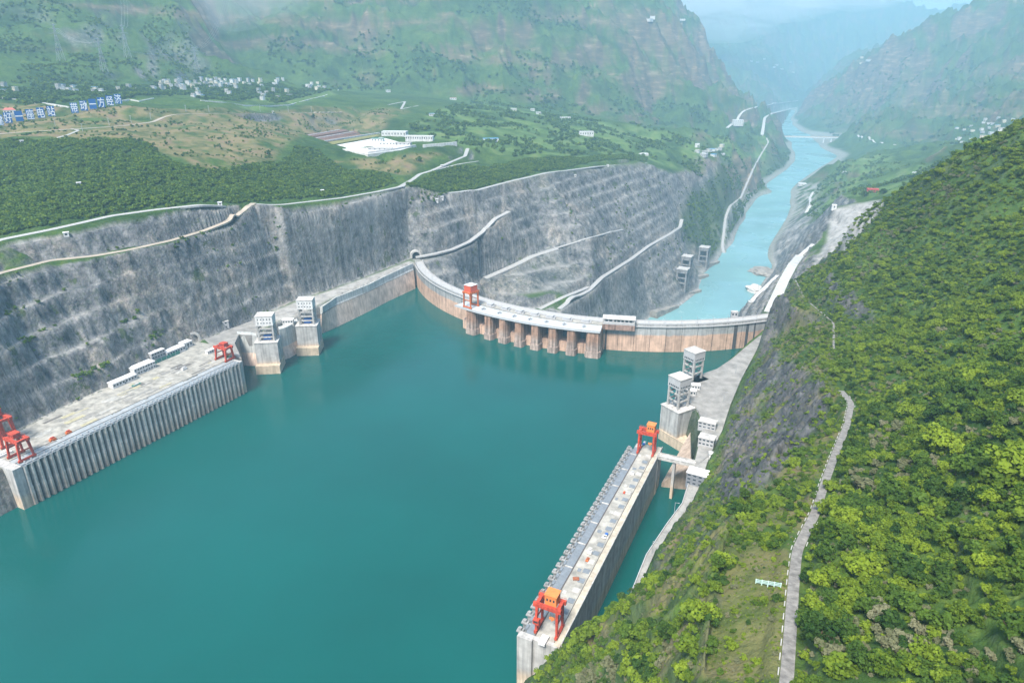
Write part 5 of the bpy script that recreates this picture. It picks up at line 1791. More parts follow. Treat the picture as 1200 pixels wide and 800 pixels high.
# hut with pink roof and white wall by the boards
p = hit(12, 134)
house('hill_hut', p, math.atan2(-p.x, p.y), 20, 10, 8, 'white hut with faded red roof behind the left slogan boards', roof=M_PINKR, nwin=4, hip=4, cat='house')
p = hit(20, 137)
bw = empty('compound_wall', p, math.atan2(-p.x, p.y) + R(25))
tag(bw, 'bright white compound wall beside the red-roofed hut on the hill', 'wall')
MB().box(-16, 18, -0.8, 0.8, -3, 6).build('panel', M_WHITE, bw)
for k in range(5):
    MB().box(-16 + k * 8.2, -15 + k * 8.2, -1.2, -0.801, -3, 6.6).build('pilaster', M_WHITE, bw)

# ------------------------------------------------------------------ village houses
HR = random.Random(21)
PAL = {'white': M_WHITE, 'grey': M_GREYB, 'cream': M_CREAM}
ROOFS = {'flat grey roof': M_ROOFG, 'blue roof': M_BLUER, 'white roof': M_ROOFW}


def cluster(name, boxes, n, where, size=(8, 13), floors=(2, 4), blue=0.2, white=0.55, group=None, far_min=0):
    pts = []
    tries = 0
    while len(pts) < n and tries < 4000:
        tries += 1
        x0, x1, y0, y1 = HR.choice(boxes)
        px, py = HR.uniform(x0, x1), HR.uniform(y0, y1)
        p = hit(px, py)
        if p.length < far_min:
            continue
        if all((p.x - q.x) ** 2 + (p.y - q.y) ** 2 > (size[1] * 0.95) ** 2 for q in pts):
            pts.append(p)
    for p in pts:
        w = HR.choices(['white', 'grey', 'cream'], [white, 0.3, 0.15])[0]
        rf = 'blue roof' if HR.random() < blue else HR.choice(['flat grey roof', 'white roof'])
        L, Wd = HR.uniform(*size), HR.uniform(size[0] * 0.8, size[1] * 0.8)
        fl = HR.randint(*floors)
        house(name, p, HR.uniform(-0.5, 0.5) - 0.4, L, Wd, fl * 3.3, 'small %s house with %s %s' % (w, rf, where), wall=PAL[w], roof=ROOFS[rf], floors=fl, nwin=0 if (p.length > 2600) else 3, cat='house', group='houses ' + where)


cluster('village_house', [(178, 203, 98, 107)], 12, 'at the left end of the main village row')
cluster('village_house', [(206, 245, 95, 106), (243, 283, 94, 103)], 40, 'in the dense middle of the hillside village')
cluster('village_house', [(285, 312, 95, 102), (318, 333, 94, 101)], 13, 'at the right end of the main village row', white=0.3)
cluster('village_house', [(262, 286, 105, 113), (226, 238, 111, 115)], 9, 'just below the main village row')
cluster('village_house', [(302, 342, 108, 118)], 10, 'in the fields below the village')
cluster('village_house', [(358, 385, 97, 107)], 9, 'in the small hamlet above the white field wall', white=0.3)
cluster('village_house', [(0, 36, 101, 109), (62, 90, 103, 110), (110, 160, 103, 111)], 20, 'strung along the foot of the left mountain')
cluster('valley_house', [(1120, 1165, 148, 168), (1150, 1192, 138, 158)], 26, 'in the hazy village on the right valley slope', far_min=2000, size=(14, 24), floors=(2, 4), blue=0.1, white=0.8)
cluster('valley_house', [(812, 848, 171, 184)], 11, 'on the green terrace left of the river', size=(14, 24), floors=(2, 3), blue=0.35, white=0.8)
cluster('valley_house', [(880, 930, 68, 86), (740, 800, 15, 28), (1000, 1020, 68, 78)], 14, 'high on the misty far slopes', size=(25, 45), floors=(3, 5), blue=0.05, white=0.9)
for px, py, L, Wd, h, lab, kw in (
        (687, 159, 46, 18, 13, 'long white shed alone on the green terrace above the rim', dict(nwin=6)),
        (602, 130, 22, 12, 9, 'white farmhouse at the foot of the middle mountain, leftmost of four', dict(nwin=3)),
        (624, 130, 16, 12, 8, 'white farmhouse beside a second one at the mountain foot', dict(nwin=3)),
        (631, 134, 18, 14, 8, 'white farmhouse slightly lower than its neighbour at the mountain foot', dict(nwin=3)),
        (662, 140, 40, 14, 8, 'long low white farm building at the mountain foot', dict(nwin=5)),
        (575, 165, 40, 16, 6, 'low shed with pale blue roof beside a bare red field', dict(nwin=4, roof=M_BLUER)),
        (531, 117, 26, 14, 8, 'pink-roofed farmhouse below the middle mountain', dict(nwin=3, roof=M_PINKR)),
        (753, 181, 34, 22, 3, 'pale flat platform building at the right end of the rim forest', dict(nwin=3)),
        (506, 136, 16, 10, 7, 'small blue-roofed house beside the winding hill road', dict(nwin=3, roof=M_BLUER)),
        (455, 108, 18, 12, 8, 'small house at the dark trees below the mountain foot', dict(nwin=3)),
        (864, 147, 60, 34, 30, 'big white block on the far bank near the river bend', dict(nwin=5, floors=4)),
        (1022, 226, 26, 16, 10, 'red-roofed red building among dark trees on the right headland', dict(nwin=4, wall=M_REDR, roof=M_REDR)),
        (977, 245, 9, 8, 9, 'small white post house at the tip of the grey headland', dict(nwin=1)),
        (941, 217, 44, 30, 8, 'white riverside plant on the right shore below the green terrace', dict(nwin=4)),
        (988, 203, 24, 12, 7, 'white house on the right green terrace', dict(nwin=3)),
        (1072, 204, 14, 8, 5, 'small white hut on the skyline of the green spur', dict(nwin=2))):
    p = hit(px, py)
    house('lone_house', p, math.atan2(-p.x, p.y) + R(10), L, Wd, h, lab, cat='house', **kw)
for px, py, lab in ((78, 277, 'tiny white monitoring hut on the rim wall at the far left'), (258, 241, 'tiny white monitoring hut where the old road meets the rim'), (378, 226, 'tiny white monitoring hut beside the rim road forest'),
                    (512, 236, 'tiny white monitoring hut on the rim above the dam end'), (518, 233, 'tiny white monitoring hut behind its twin above the dam end'), (674, 207, 'tiny white monitoring hut halfway along the right rim'),
                    (712, 195, 'tiny white monitoring hut near the right end of the rim'), (518, 196, 'tiny white hut at the bend of the hill road'), (26, 168, 'tiny white tank above the left plantation'), (93, 218, 'tiny pale tank inside the left plantation'), (320, 132.5, 'tiny white roadside hut on the long dirt road')):
    p = hit(px, py)
    house('monitoring_hut', p, math.atan2(-p.x, p.y), 5, 4, 4.2, lab, nwin=1, cat='hut')

# ------------------------------------------------------------------ works yard on the plateau


def slab(name, pix, z, th, m, label=None, cat=None, kind='structure'):
    pts = [H(px, py, z) for px, py in pix]
    o = MB().prism([(p.x, p.y) for p in pts], z - 6, z + th).build(name, m)
    return tag(o, label, cat, None, kind)


YZ = YD
slab('yard_pavement', [(385, 172), (430, 164), (447, 161), (486, 172), (470, 176), (431, 181)], YZ + 3, 0.6, mat('pale_paving', (0.62, 0.60, 0.56), 0.9, 0.2, noise=0.2, nscale=0.05))
slab('yard_lawn', [(378, 168), (446, 157), (448, 159.5), (386, 170.5)], YZ + 3, 0.9, mat('dry_lawn', (0.20, 0.19, 0.07), 0.95, 0.1, noise=0.3, nscale=0.08))
for k, (a, b) in enumerate((((357, 160), (403, 152.6)), ((362, 164), (416, 155)), ((367, 167), (432, 156.5)))):
    q = [(a[0] - 0.5, a[1] - 1.8), (b[0] - 1, b[1] - 1.4), (b[0] + 6, b[1] + 0.8), (a[0] + 4, a[1] + 1.4)]
    slab('bare_field', q, YZ + 4, 0.5, mat('brown_field', (0.17, 0.10, 0.075), 0.95, 0.1, noise=0.3, nscale=0.05))


def wall_line(name, pix, h, th, m, label, cat='wall', z=None, parent=None):
    pts = resample([H(px, py, z) if z is not None else hit(px, py) for px, py in pix], 14)
    vs, fs = [], []
    n = len(pts)
    for i, p in enumerate(pts):
        d = pts[min(i + 1, n - 1)] - pts[max(i - 1, 0)]
        s_ = Vector((-d.y, d.x, 0)).normalized() * th / 2
        vs += [p - s_ + W(0, 0, -4), p + s_ + W(0, 0, -4), p + s_ + W(0, 0, h), p - s_ + W(0, 0, h)]
    for i in range(n - 1):
        a, b = 4 * i, 4 * i + 4
        fs += [(a + j, a + (j + 1) % 4, b + (j + 1) % 4, b + j) for j in range(4)]
    fs += [(0, 1, 2, 3), (4 * n - 1, 4 * n - 2, 4 * n - 3, 4 * n - 4)]
    o = MB().add(vs, fs).build(name, m, parent)
    return tag(o, label, cat) if parent is None else o


wall_line('boundary_wall', [(371, 169), (400, 164.5), (445, 157.5)], 5, 3, M_WHITE, 'long white wall along the back of the plateau works yard', z=YZ + 2)
wall_line('boundary_wall', [(358, 160.5), (398, 153)], 3, 2.4, M_WHITE, 'thin white wall between the brown fields of the works yard, upper one', z=YZ + 3)
wall_line('boundary_wall', [(363, 164.5), (414, 155.5)], 3, 2.4, M_WHITE, 'thin white wall between the brown fields of the works yard, lower one', z=YZ + 3)
wall_line('boundary_wall', [(431, 181), (455, 178), (487, 172.5)], 5, 3, M_WHITE, 'white front wall of the plateau works yard', z=YZ + 2)
wall_line('boundary_wall', [(496, 173), (515, 171.5), (535, 169.5)], 6, 4, M_WHITE, 'short white wall right of the works yard beside the trees', z=YZ)
for px, py, L, Wd, h, lab, kw in (
        (463, 159.5, 60, 24, 11, 'white flat-topped hall at the back of the works yard', dict(nwin=8)),
        (492, 164.5, 64, 14, 10, 'long white hall with dark arcade at the right of the works yard', dict(nwin=12)),
        (455, 170, 36, 14, 6, 'low white workshop in the middle of the works yard', dict(nwin=5)),
        (443, 166, 26, 16, 7, 'low workshop with green roof in the works yard', dict(nwin=4, roof=M_GREENS)),
        (470, 170, 44, 12, 5, 'low grey workshop near the front of the works yard', dict(nwin=5, wall=M_GREYB, roof=M_ROOFG)),
        (446, 176, 50, 12, 4.5, 'low grey store along the front wall of the works yard', dict(nwin=5, wall=M_GREYB, roof=M_ROOFG))):
    p = H(px, py, YZ + 3)
    house('works_hall', p, R(-16) + math.atan2(-p.x, p.y), L, Wd, h, lab, **kw)
# white field walls below the village
for pix, lab in (([(-6, 114.5), (30, 119), (60, 123), (81, 126.5)], 'long white field wall behind the left slogan boards'),
                 ([(140, 119.5), (152, 117.5), (163, 119.5), (180, 116)], 'short white field wall right of the right slogan boards'),
                 ([(235, 118.5), (260, 120.5), (285, 124), (320, 124.8), (340, 123.5), (360, 118), (380, 113), (397, 106)], 'long curved white field wall below the village')):
    wall_line('field_wall', pix, 2.4, 2.4, M_WHITE, lab)

# ------------------------------------------------------------------ pylons and lines


def pylon(px, py, h, label):
    p = hit(px, py)
    root = empty('pylon', p, math.atan2(-p.x, p.y) + R(25))
    tag(root, label, 'pylon', 'steel pylons on the left mountain')
    m = MB()
    w = h * 0.085
    lv = [(0, w), (0.25, w * 0.72), (0.5, w * 0.45), (0.72, w * 0.26), (1.0, w * 0.1)]
    th = 0.6
    for (a, wa), (b, wb) in zip(lv[:-1], lv[1:]):
        ca = [(sx * wa, sy * wa, a * h) for sx, sy in ((-1, -1), (1, -1), (1, 1), (-1, 1))]
        cb_ = [(sx * wb, sy * wb, b * h) for sx, sy in ((-1, -1), (1, -1), (1, 1), (-1, 1))]
        for i in range(4):
            m.bar(ca[i], cb_[i], th)
            m.bar(ca[i], cb_[(i + 1) % 4], th * 0.55)
            m.bar(ca[(i + 1) % 4], cb_[i], th * 0.55)
    m.build('lattice', M_STEEL, root)
    for k, (z, l) in enumerate(((0.74, 0.17), (0.86, 0.14), (0.96, 0.10))):
        MB().bar((-l * h, 0, z * h), (0, 0, z * h + 1.5), th * 1.3).bar((l * h, 0, z * h), (0, 0, z * h + 1.5), th * 1.3).bar((-l * h, 0, z * h), (l * h, 0, z * h), th).build('cross_arm', M_STEEL, root)
    return root, p, h


pyl = [pylon(72, 72, 100, 'tall pylon at the far left of the misty slope'), pylon(122.5, 85, 92, 'pylon lowest on the misty slope, second from the left'),
       pylon(150, 68, 95, 'pylon in the middle of the misty slope above its neighbours'), pylon(232, 88, 88, 'pylon just above the village at the mountain spur')]


def wire_line(a, b, sag, label, n=3):
    root = empty('power_line', a)
    tag(root, label, 'power line')
    for k in range(n):
        off = (k - (n - 1) / 2) * 9
        d = (b - a)
        s_ = Vector((-d.y, d.x, 0)).normalized() * off
        m = MB()
        prev = None
        for i in range(17):
            u = i / 16
            q = a.lerp(b, u) + s_ - W(0, 0, sag * 4 * u * (1 - u)) - a
            if prev is not None:
                m.bar(prev, q, 0.35)
            prev = q
        m.build('wire', M_STEEL, root)


def ptop(k, f=0.9):
    return pyl[k][1] + W(0, 0, pyl[k][2] * f)


wire_line(ptop(3), P(265, 0, 2950), 40, 'power line climbing from the village pylon to the upper mountain', 4)
wire_line(ptop(2), P(145, 0, 2300), 25, 'power line rising from the middle pylon out of the picture', 3)
wire_line(ptop(1), ptop(0), 18, 'power line between the two lower left pylons', 3)
wire_line(ptop(1), ptop(3), 25, 'power line between the second pylon and the village pylon', 3)

# light poles along the dirt road
for k, (px, py) in enumerate(((65, 148), (97, 154), (128, 147), (154, 144), (177, 140.5), (218, 131), (245, 131.5), (305, 131), (338, 131), (365, 131))):
    p = hit(px, py)
    root = empty('roadside_pole', p)
    tag(root, 'thin grey pole beside the dirt road on the dry plateau', 'pole', 'poles along the plateau dirt road')
    MB().cyl((0, 0), 0.5, -1, 13, 6, 0.35).build('pole', M_STEEL, root)
    MB().bar((-2, 0, 12.4), (2, 0, 12.4), 0.5).build('cross_arm', M_STEEL, root)

# ------------------------------------------------------------------ bridge far downstream
ba, bb = H(903, 159.5, -160), H(1012, 161.5, -160)
br = empty('river_bridge', ba)
tag(br, 'long pale road bridge crossing the river in the hazy distance', 'bridge')
d = (bb - ba)
dn = d.normalized()
sn = Vector((-dn.y, dn.x, 0))
FBm = Matrix(((dn.x, sn.x, 0, 0), (dn.y, sn.y, 0, 0), (0, 0, 1, 0), (0, 0, 0, 1)))
LB = d.length
MB().box(0, LB, -9, 9, -7, 0).xf(FBm).build('deck', M_ROOFW, br)
for s in (-1, 1):
    MB().box(0, LB, s * 8.6 - 0.5, s * 8.6 + 0.5, 0.001, 3).xf(FBm).build('parapet', M_CONC, br)
for u in (0.12, 0.58, 0.66, 0.85):
    MB().box(LB * u - 4, LB * u + 4, -6, 6, -75, -7.001).xf(FBm).build('pier', M_ROOFW, br)

# ------------------------------------------------------------------ downstream works on the left shore
M_TOWER = mat('outlet_tower_concrete', (0.25, 0.25, 0.25), 0.9, 0.2, noise=0.3, nscale=0.1, streak=0.3)
for px, py, w, h, lab in ((799, 334, 22, 36, 'square concrete outlet tower on the left river shore, nearest of three'), (804, 318, 20, 34, 'square concrete outlet tower on the left river shore, middle of three'), (824, 309, 22, 42, 'square concrete outlet tower on the left river shore, farthest of three')):
    p = hit(px, py) - W(0, 0, 2)
    root = empty('outlet_tower', p, R(-28))
    tag(root, lab, 'outlet tower')
    for sx in (-1, 1):
        for sy in (-1, 1):
            MB().box(sx * w / 2 - 2, sx * w / 2 + 2, sy * w / 2 - 2, sy * w / 2 + 2, -12, h).build('column', M_TOWER, root)
    MB().box(-w / 2 - 2.5, w / 2 + 2.5, -w / 2 - 2.5, w / 2 + 2.5, h + 0.001, h + 9).build('hoist_house', M_TOWER, root)
    MB().box(-w / 2 - 3, w / 2 + 3, -w / 2 - 3, w / 2 + 3, h + 9.001, h + 10.2).build('roof', M_ROOFG, root)
    for z in (0.25, 0.6):
        MB().box(-w / 2, w / 2, -w / 2 - 1.2, -w / 2 + 1.2, h * z, h * z + 3).build('beam', M_TOWER, root)
    MB().box(-w / 2 + 2.1, w / 2 - 2.1, w / 2 - 2, w / 2 + 1.5, -12, h).build('back_wall', M_TOWER, root)
for pix, lab in (([(777, 356), (796, 350), (812, 344), (820, 341.5)], 'low rocky guide wall reaching into the river, nearest of the left shore'),
                 ([(806, 331), (818, 327), (829, 323.5)], 'low rocky guide wall in the river, middle of the left shore'),
                 ([(814, 318), (828, 313), (842, 307.5)], 'low rocky guide wall in the river, farthest of the left shore'),
                 ([(765, 372), (780, 366), (794, 360)], 'low concrete spur behind the dam at the left river shore')):
    pts = resample([H(px, py, -205) for px, py in pix], 12)
    m = MB()
    rr_ = random.Random(len(lab))
    prev = None
    n = len(pts)
    vs, fs = [], []
    for i, p in enumerate(pts):
        dd = pts[min(i + 1, n - 1)] - pts[max(i - 1, 0)]
        s_ = Vector((-dd.y, dd.x, 0)).normalized()
        wv = 13 * (1 - 0.55 * i / n) + rr_.uniform(-2, 2)
        hh_ = 15 * (1 - 0.75 * i / n) + rr_.uniform(-1, 1)
        vs += [p - s_ * wv + W(0, 0, -18), p - s_ * wv * 0.6 + W(0, 0, hh_), p + s_ * wv * 0.5 + W(0, 0, hh_ + 1), p + s_ * wv + W(0, 0, -18)]
    for i in range(n - 1):
        a, b = 4 * i, 4 * i + 4
        fs += [(a + j, a + (j + 1) % 4, b + (j + 1) % 4, b + j) for j in range(4)]
    fs += [(0, 1, 2, 3), (4 * n - 1, 4 * n - 2, 4 * n - 3, 4 * n - 4)]
    tag(m.add(vs, fs).build('guide_wall', mat('shore_rock', (0.27, 0.25, 0.22), 0.95, 0.1, noise=0.35, nscale=0.08)), lab, 'guide wall')


def boulder(px, py, r, sc, m, label, seed):
    p = H(px, py, -204)
    bm = bmesh.new()
    bmesh.ops.create_icosphere(bm, subdivisions=4, radius=r)
    for v in bm.verts:
        n_ = mnoise.fractal(v.co * (1.6 / r) + Vector((seed, 0, 0)), 1.0, 2.0, 5)
        v.co *= 1 + 0.28 * n_
        v.co = Vector((v.co.x * sc[0], v.co.y * sc[1], v.co.z * sc[2]))
    me = bpy.data.meshes.new('river_rock')
    bm.to_mesh(me)
    bm.free()
    me.materials.append(m)
    o = bpy.data.objects.new('river_rock', me)
    COL.objects.link(o)
    o.location = p
    tag(o, label, 'rock')


boulder(884, 340, 19, (1.1, 1.4, 0.7), mat('pale_rock', (0.55, 0.52, 0.48), 0.95, 0.1, noise=0.3, nscale=0.06), 'big pale boulder in the river just below the right bank strip', 3)
boulder(894, 319, 18, (1.9, 2.6, 0.6), mat('shore_rock', (0.27, 0.25, 0.22)), 'dark flat rock ledge in the river beyond the pale boulder', 8)
p = H(873, 371, 30)
house('gate_hut', H(860, 371, 37), R(-5), 8, 5, 7, 'small grey hut at the dam crest near the right abutment', wall=M_GREYB, roof=M_ROOFG, nwin=2)

# ------------------------------------------------------------------ near road furniture
q = hit(914.5, 688)
a0 = hit(885.5, 683)
fe = empty('railing_fence', a0)
tag(fe, 'short pale mint railing standing in the grass beside the hillside road', 'fence')
dv = q - a0
M_MINT = mat('mint_paint', (0.55, 0.74, 0.68), 0.6, 0.3)
fp = []
for k in range(5):
    f_ = a0 + dv * (k / 4)
    fp.append(Vector((f_.x, f_.y, max(f_.z, float(gz(f_.x, f_.y))))) - a0)
for f_ in fp:
    MB().bar(f_ - W(0, 0, 0.6), f_ + W(0, 0, 1.75), 0.26).build('post', M_MINT, fe)
for zz in (0.5, 1.0, 1.55):
    m = MB()
    for f0, f1 in zip(fp[:-1], fp[1:]):
        m.bar(f0 + W(0, 0, zz), f1 + W(0, 0, zz), 0.12, 0.22)
    m.build('rail', M_MINT, fe)
ng = 0
acc = 0.0
for a, b in zip(near_line[:-1], near_line[1:]):
    acc += (b - a).length
    if a.y > 430 or a.y < 95:
        continue
    if acc > 3.6:
        acc = 0.0
        d_ = (b - a).normalized()
        s_ = Vector((-d_.y, d_.x, 0))
        for side in (1, -1):
            if side < 0 and random.random() < 0.8:
                continue
            pp_ = a + s_ * side * 2.1
            pp_.z = float(gz(pp_.x, pp_.y))
            o = MB().hexa([(-0.2, -1.3, -0.4), (0.2, -1.3, -0.4), (0.2, 1.3, -0.4), (-0.2, 1.3, -0.4)], [(-0.14, -1.25, 0.42), (0.14, -1.25, 0.42), (0.14, 1.25, 0.42), (-0.14, 1.25, 0.42)]).build('guard_block', M_ROADC)
            o.location = pp_
            o.rotation_euler = (0, 0, math.atan2(d_.y, d_.x) - math.pi / 2)
            tag(o, 'low pale concrete guard block on the %s edge of the hillside road' % ('gorge-side' if side > 0 else 'uphill'), 'guard block', 'guard blocks on the %s road edge' % ('gorge-side' if side > 0 else 'uphill'))

# ------------------------------------------------------------------ foliage


def leaf_mat(name, c1, c2, var=0.35):
    m = bpy.data.materials.new(name)
    m.use_nodes = True
    t = m.node_tree
    b = t.nodes['Principled BSDF']
    b.inputs['Roughness'].default_value = 0.7
    b.inputs['Specular IOR Level'].default_value = 0.2
    at = t.nodes.new('ShaderNodeAttribute')
    at.attribute_name = 'leaf'
    oi = t.nodes.new('ShaderNodeObjectInfo')
    mx = t.nodes.new('ShaderNodeMix')
    mx.data_type = 'RGBA'
    mx.inputs[6].default_value = (*c1, 1)
    mx.inputs[7].default_value = (*c2, 1)
    ad = t.nodes.new('ShaderNodeMath')
    ad.operation = 'MULTIPLY_ADD'
    ad.use_clamp = True
    t.links.new(at.outputs['Fac'], ad.inputs[0])
    ad.inputs[1].default_value = 0.55
    sb = t.nodes.new('ShaderNodeMath')
    sb.operation = 'MULTIPLY_ADD'
    t.links.new(oi.outputs['Random'], sb.inputs[0])
    sb.inputs[1].default_value = 0.75
    sb.inputs[2].default_value = -0.15
    t.links.new(sb.outputs[0], ad.inputs[2])
    t.links.new(ad.outputs[0], mx.inputs[0])
    t.links.new(mx.outputs[2], b.inputs['Base Color'])
    tr = t.nodes.new('ShaderNodeBsdfTranslucent')
    t.links.new(mx.outputs[2], tr.inputs[0])
    ms = t.nodes.new('ShaderNodeMixShader')
    ms.inputs[0].default_value = 0.25
    t.links.new(b.outputs[0], ms.inputs[1])
    t.links.new(tr.outputs[0], ms.inputs[2])
    t.links.new(ms.outputs[0], t.nodes['Material Output'].inputs[0])
    return m


M_LEAF = leaf_mat('leaf_green', (0.032, 0.078, 0.006), (0.195, 0.270, 0.017))
M_LEAFD = leaf_mat('leaf_deep', (0.016, 0.050, 0.007), (0.095, 0.165, 0.016))
M_LEAFY = leaf_mat('leaf_dry', (0.10, 0.115, 0.05), (0.20, 0.20, 0.115))
M_LEAFP = leaf_mat('leaf_plantation', (0.042, 0.100, 0.012), (0.150, 0.230, 0.030))


def crown_mesh(name, seed, nclump, nleaf, rx, rz, leaf, m, flat=0.0):
    r = np.random.default_rng(seed)
    cl_ = []
    ax, ay = r.uniform(0.7, 1.35), r.uniform(0.7, 1.35)
    lobe = r.uniform(-0.5, 0.5, (3, 3)) * np.array([1, 1, 0.5])
    while len(cl_) < nclump:
        v = r.uniform(-1, 1, 3)
        if np.dot(v, v) < 1 and v[2] > -0.75:
            v = v / max(1e-3, np.linalg.norm(v)) * (0.35 + 0.6 * r.random())
            v = v * 0.75 + lobe[r.integers(0, 3)]
            cl_.append(v * np.array([rx * ax * r.uniform(0.8, 1.15), rx * ay * r.uniform(0.8, 1.15), rz]))
    cl_ = np.array(cl_)
    cs = r.uniform(0.16, 0.42, nclump) * rx
    n = nclump * nleaf
    ci = np.repeat(np.arange(nclump), nleaf)
    d = r.normal(size=(n, 3))
    d /= np.linalg.norm(d, axis=1)[:, None]
    d[:, 2] = np.where(d[:, 2] < -0.3, -d[:, 2], d[:, 2])
    pos = cl_[ci] + d * cs[ci][:, None] * r.uniform(0.75, 1.08, (n, 1))
    pos[:, 2] += rz * 0.95
    nrm = d + 0.55 * r.normal(size=(n, 3)) + np.array([0, 0, 0.35])
    nrm /= np.linalg.norm(nrm, axis=1)[:, None]
    up = r.normal(size=(n, 3))
    a = np.cross(nrm, up)
    a /= np.linalg.norm(a, axis=1)[:, None]
    b = np.cross(nrm, a)
    s = leaf * r.uniform(0.6, 1.3, (n, 1))
    v = np.stack([pos - a * s * 0.5, pos - b * s * 0.9 * 0.6, pos + a * s * 0.5, pos + b * s * 0.9 * 0.6 + nrm * s * 0.15], 1).reshape(-1, 3)
    f = np.arange(4 * n).reshape(n, 4)
    me = bpy.data.meshes.new(name)
    me.vertices.add(4 * n)
    me.vertices.foreach_set('co', v.astype(np.float32).ravel())
    me.loops.add(4 * n)
    me.loops.foreach_set('vertex_index', f.astype(np.int32).ravel())
    me.polygons.add(n)
    me.polygons.foreach_set('loop_start', np.arange(0, 4 * n, 4, dtype=np.int32))
    me.polygons.foreach_set('loop_total', np.full(n, 4, np.int32))
    me.update(calc_edges=True)
    at = me.attributes.new('leaf', 'FLOAT', 'POINT')
    clv = r.uniform(0, 1, nclump)
    lv = np.clip(0.65 * clv[ci] + 0.35 * r.uniform(0, 1, n), 0, 1)
    at.data.foreach_set('value', np.repeat(lv, 4).astype(np.float32))
    me.materials.append(m)
    return me


def trunk_mesh(seed, h, r):
    rr = random.Random(seed)
    m = MB()
    top = Vector((rr.uniform(-0.3, 0.3), rr.uniform(-0.3, 0.3), h * 0.55))
    n = 7
    m.cyl((0, 0), r, -0.8, h * 0.3, n, r * 0.8)
    for k in range(5):
        a = rr.uniform(0, 6.28)
        p0 = Vector((0, 0, h * (0.2 + 0.05 * k)))
        p1 = Vector((math.cos(a) * h * 0.28, math.sin(a) * h * 0.28, h * rr.uniform(0.5, 0.8)))
        m.bar(p0, p0.lerp(p1, 0.5) + Vector((0, 0, h * 0.05)), r * 0.8)
        m.bar(p0.lerp(p1, 0.5) + Vector((0, 0, h * 0.05)), p1, r * 0.45)
    me = bpy.data.meshes.new('trunk')
    me.from_pydata(m.v, [], m.f)
    me.materials.append(M_WOOD)
    return me


NEAR = []
for k, (nc, rx, rz, lm) in enumerate(((26, 3.2, 2.3, M_LEAF), (34, 3.8, 2.5, M_LEAF), (22, 2.8, 2.6, M_LEAF), (30, 3.4, 2.9, M_LEAFD), (26, 3.0, 2.2, M_LEAFD), (24, 3.3, 2.0, M_LEAF), (20, 2.6, 1.9, M_LEAFY), (28, 3.5, 2.6, M_LEAFD))):
    NEAR.append((crown_mesh('crown', 100 + k, nc, 44, rx, rz, 0.72, lm), trunk_mesh(200 + k, rz * 1.9, 0.2), rx, lm))
FAR = [crown_mesh('crown', 300 + k, 14, 9, 3.0, 2.6, 1.9, lm) for k, lm in enumerate((M_LEAFP, M_LEAFP, M_LEAFD, M_LEAF))]


def samp(A, x, y):
    fr_ = np.clip(np.interp(np.hypot(x, y), rad, np.arange(NR)), 0, NR - 1).astype(int)
    ft_ = np.clip((np.arctan2(x, y) + TH) / (2 * TH) * (NT - 1), 0, NT - 1).astype(int)
    return A[fr_, ft_]


def project(x, y, z):
    up = (z - CAM.z)
    dep = y * CP - up * SP
    u = x / dep
    q = -(y * SP + up * CP) / dep
    return 600 + FPX * u, 400 + FPX * q, dep


def line_dist(x, y, line):
    best = np.full(x.shape, 1e9)
    for a, b in zip(line[:-1], line[1:]):
        dx, dy = b.x - a.x, b.y - a.y
        u = np.clip(((x - a.x) * dx + (y - a.y) * dy) / (dx * dx + dy * dy + 1e-9), 0, 1)
        best = np.minimum(best, np.hypot(x - a.x - u * dx, y - a.y - u * dy))
    return best


def signed_side(x, y, line):                  # >0 right of a line running away from the camera
    Y = np.array([p.y for p in line])
    X = np.array([p.x for p in line])
    return x - np.interp(y, Y, X)


# ---- near hillside shrubs and trees
n = 170000
x = RNG.uniform(-60, 760, n)
y = RNG.uniform(20, 960, n)
z = gz(x, y)
px, py, dep = project(x, y, z)
rk_ = samp(rock, x, y)
dr_ = samp(dry, x, y)
rd = np.minimum(line_dist(x, y, near_line), line_dist(x, y, path_line) + 1.2)
side = signed_side(x, y, r0)
stripd = signed_side(x, y, st3)
dens = np.where(side > 0, 0.95, 0.30)
clump = fbm(x / 28, y / 28, 3)
dens = np.where((side < 0), sstep(-0.35, 0.45, clump) * 0.85, dens)
inclump = in_poly(region((850, 640), (868, 600), (900, 565), (940, 560), (962, 575), (945, 620), (930, 650), (890, 648)), x, y) | in_poly(region((590, 800), (650, 770), (700, 760), (760, 745), (815, 740), (830, 799), (820, 830), (590, 830)), x, y) | in_poly(region((900, 400), (930, 378), (960, 375), (975, 400), (960, 440), (925, 430)), x, y) | in_poly(region((930, 335), (955, 345), (975, 365), (985, 372), (1000, 370), (985, 330), (950, 325)), x, y)
dens = np.where(inclump & (side < 4), 0.95, dens)
dens = np.where((y < 305) & (x < 74) & (y > 225), 0.95, dens)
dens = dens * (1 - 0.85 * rk_) * np.where(in_poly(grass_poly, x, y), 0.10, 1)
dens *= np.where(in_poly(region((905, 640), (930, 640), (925, 700), (917, 799), (870, 799), (875, 740)), x, y), 0.25, 1)
RS = np.clip(RNG.lognormal(-0.55, 0.38, n), 0.25, 1.5)
keep = (stripd > 9) & (z > 40) & (rd > 1.6 + 2.4 * RS) & (RNG.random(n) < dens * 0.34) & (px > -200) & (px < 1700) & (py > 60) & (py < 960) & (dep > 20)
x, y, z, px, py, dep, clump, side = (a[keep] for a in (x, y, z, px, py, dep, clump, side))
print('near shrubs', len(x))
sc = RS[keep] * np.where((side > 0) | ((y < 305) & (x < 74)), 1.05, 0.75) * (1 + 0.25 * np.clip(clump, -1, 1))
var = RNG.integers(0, 8, len(x))
dn_ = fbm(x / 70 + 40, y / 70, 3)
var = np.where((var == 6) & (dn_ < 0.25), 1, var)
var = np.where((y > 330) & ((var == 3) | (var == 4) | (var == 7)) & (RNG.random(len(x)) < 0.6), RNG.integers(0, 3, len(x)), var)
sc = sc * np.where(y > 330, 0.82, 1.0)
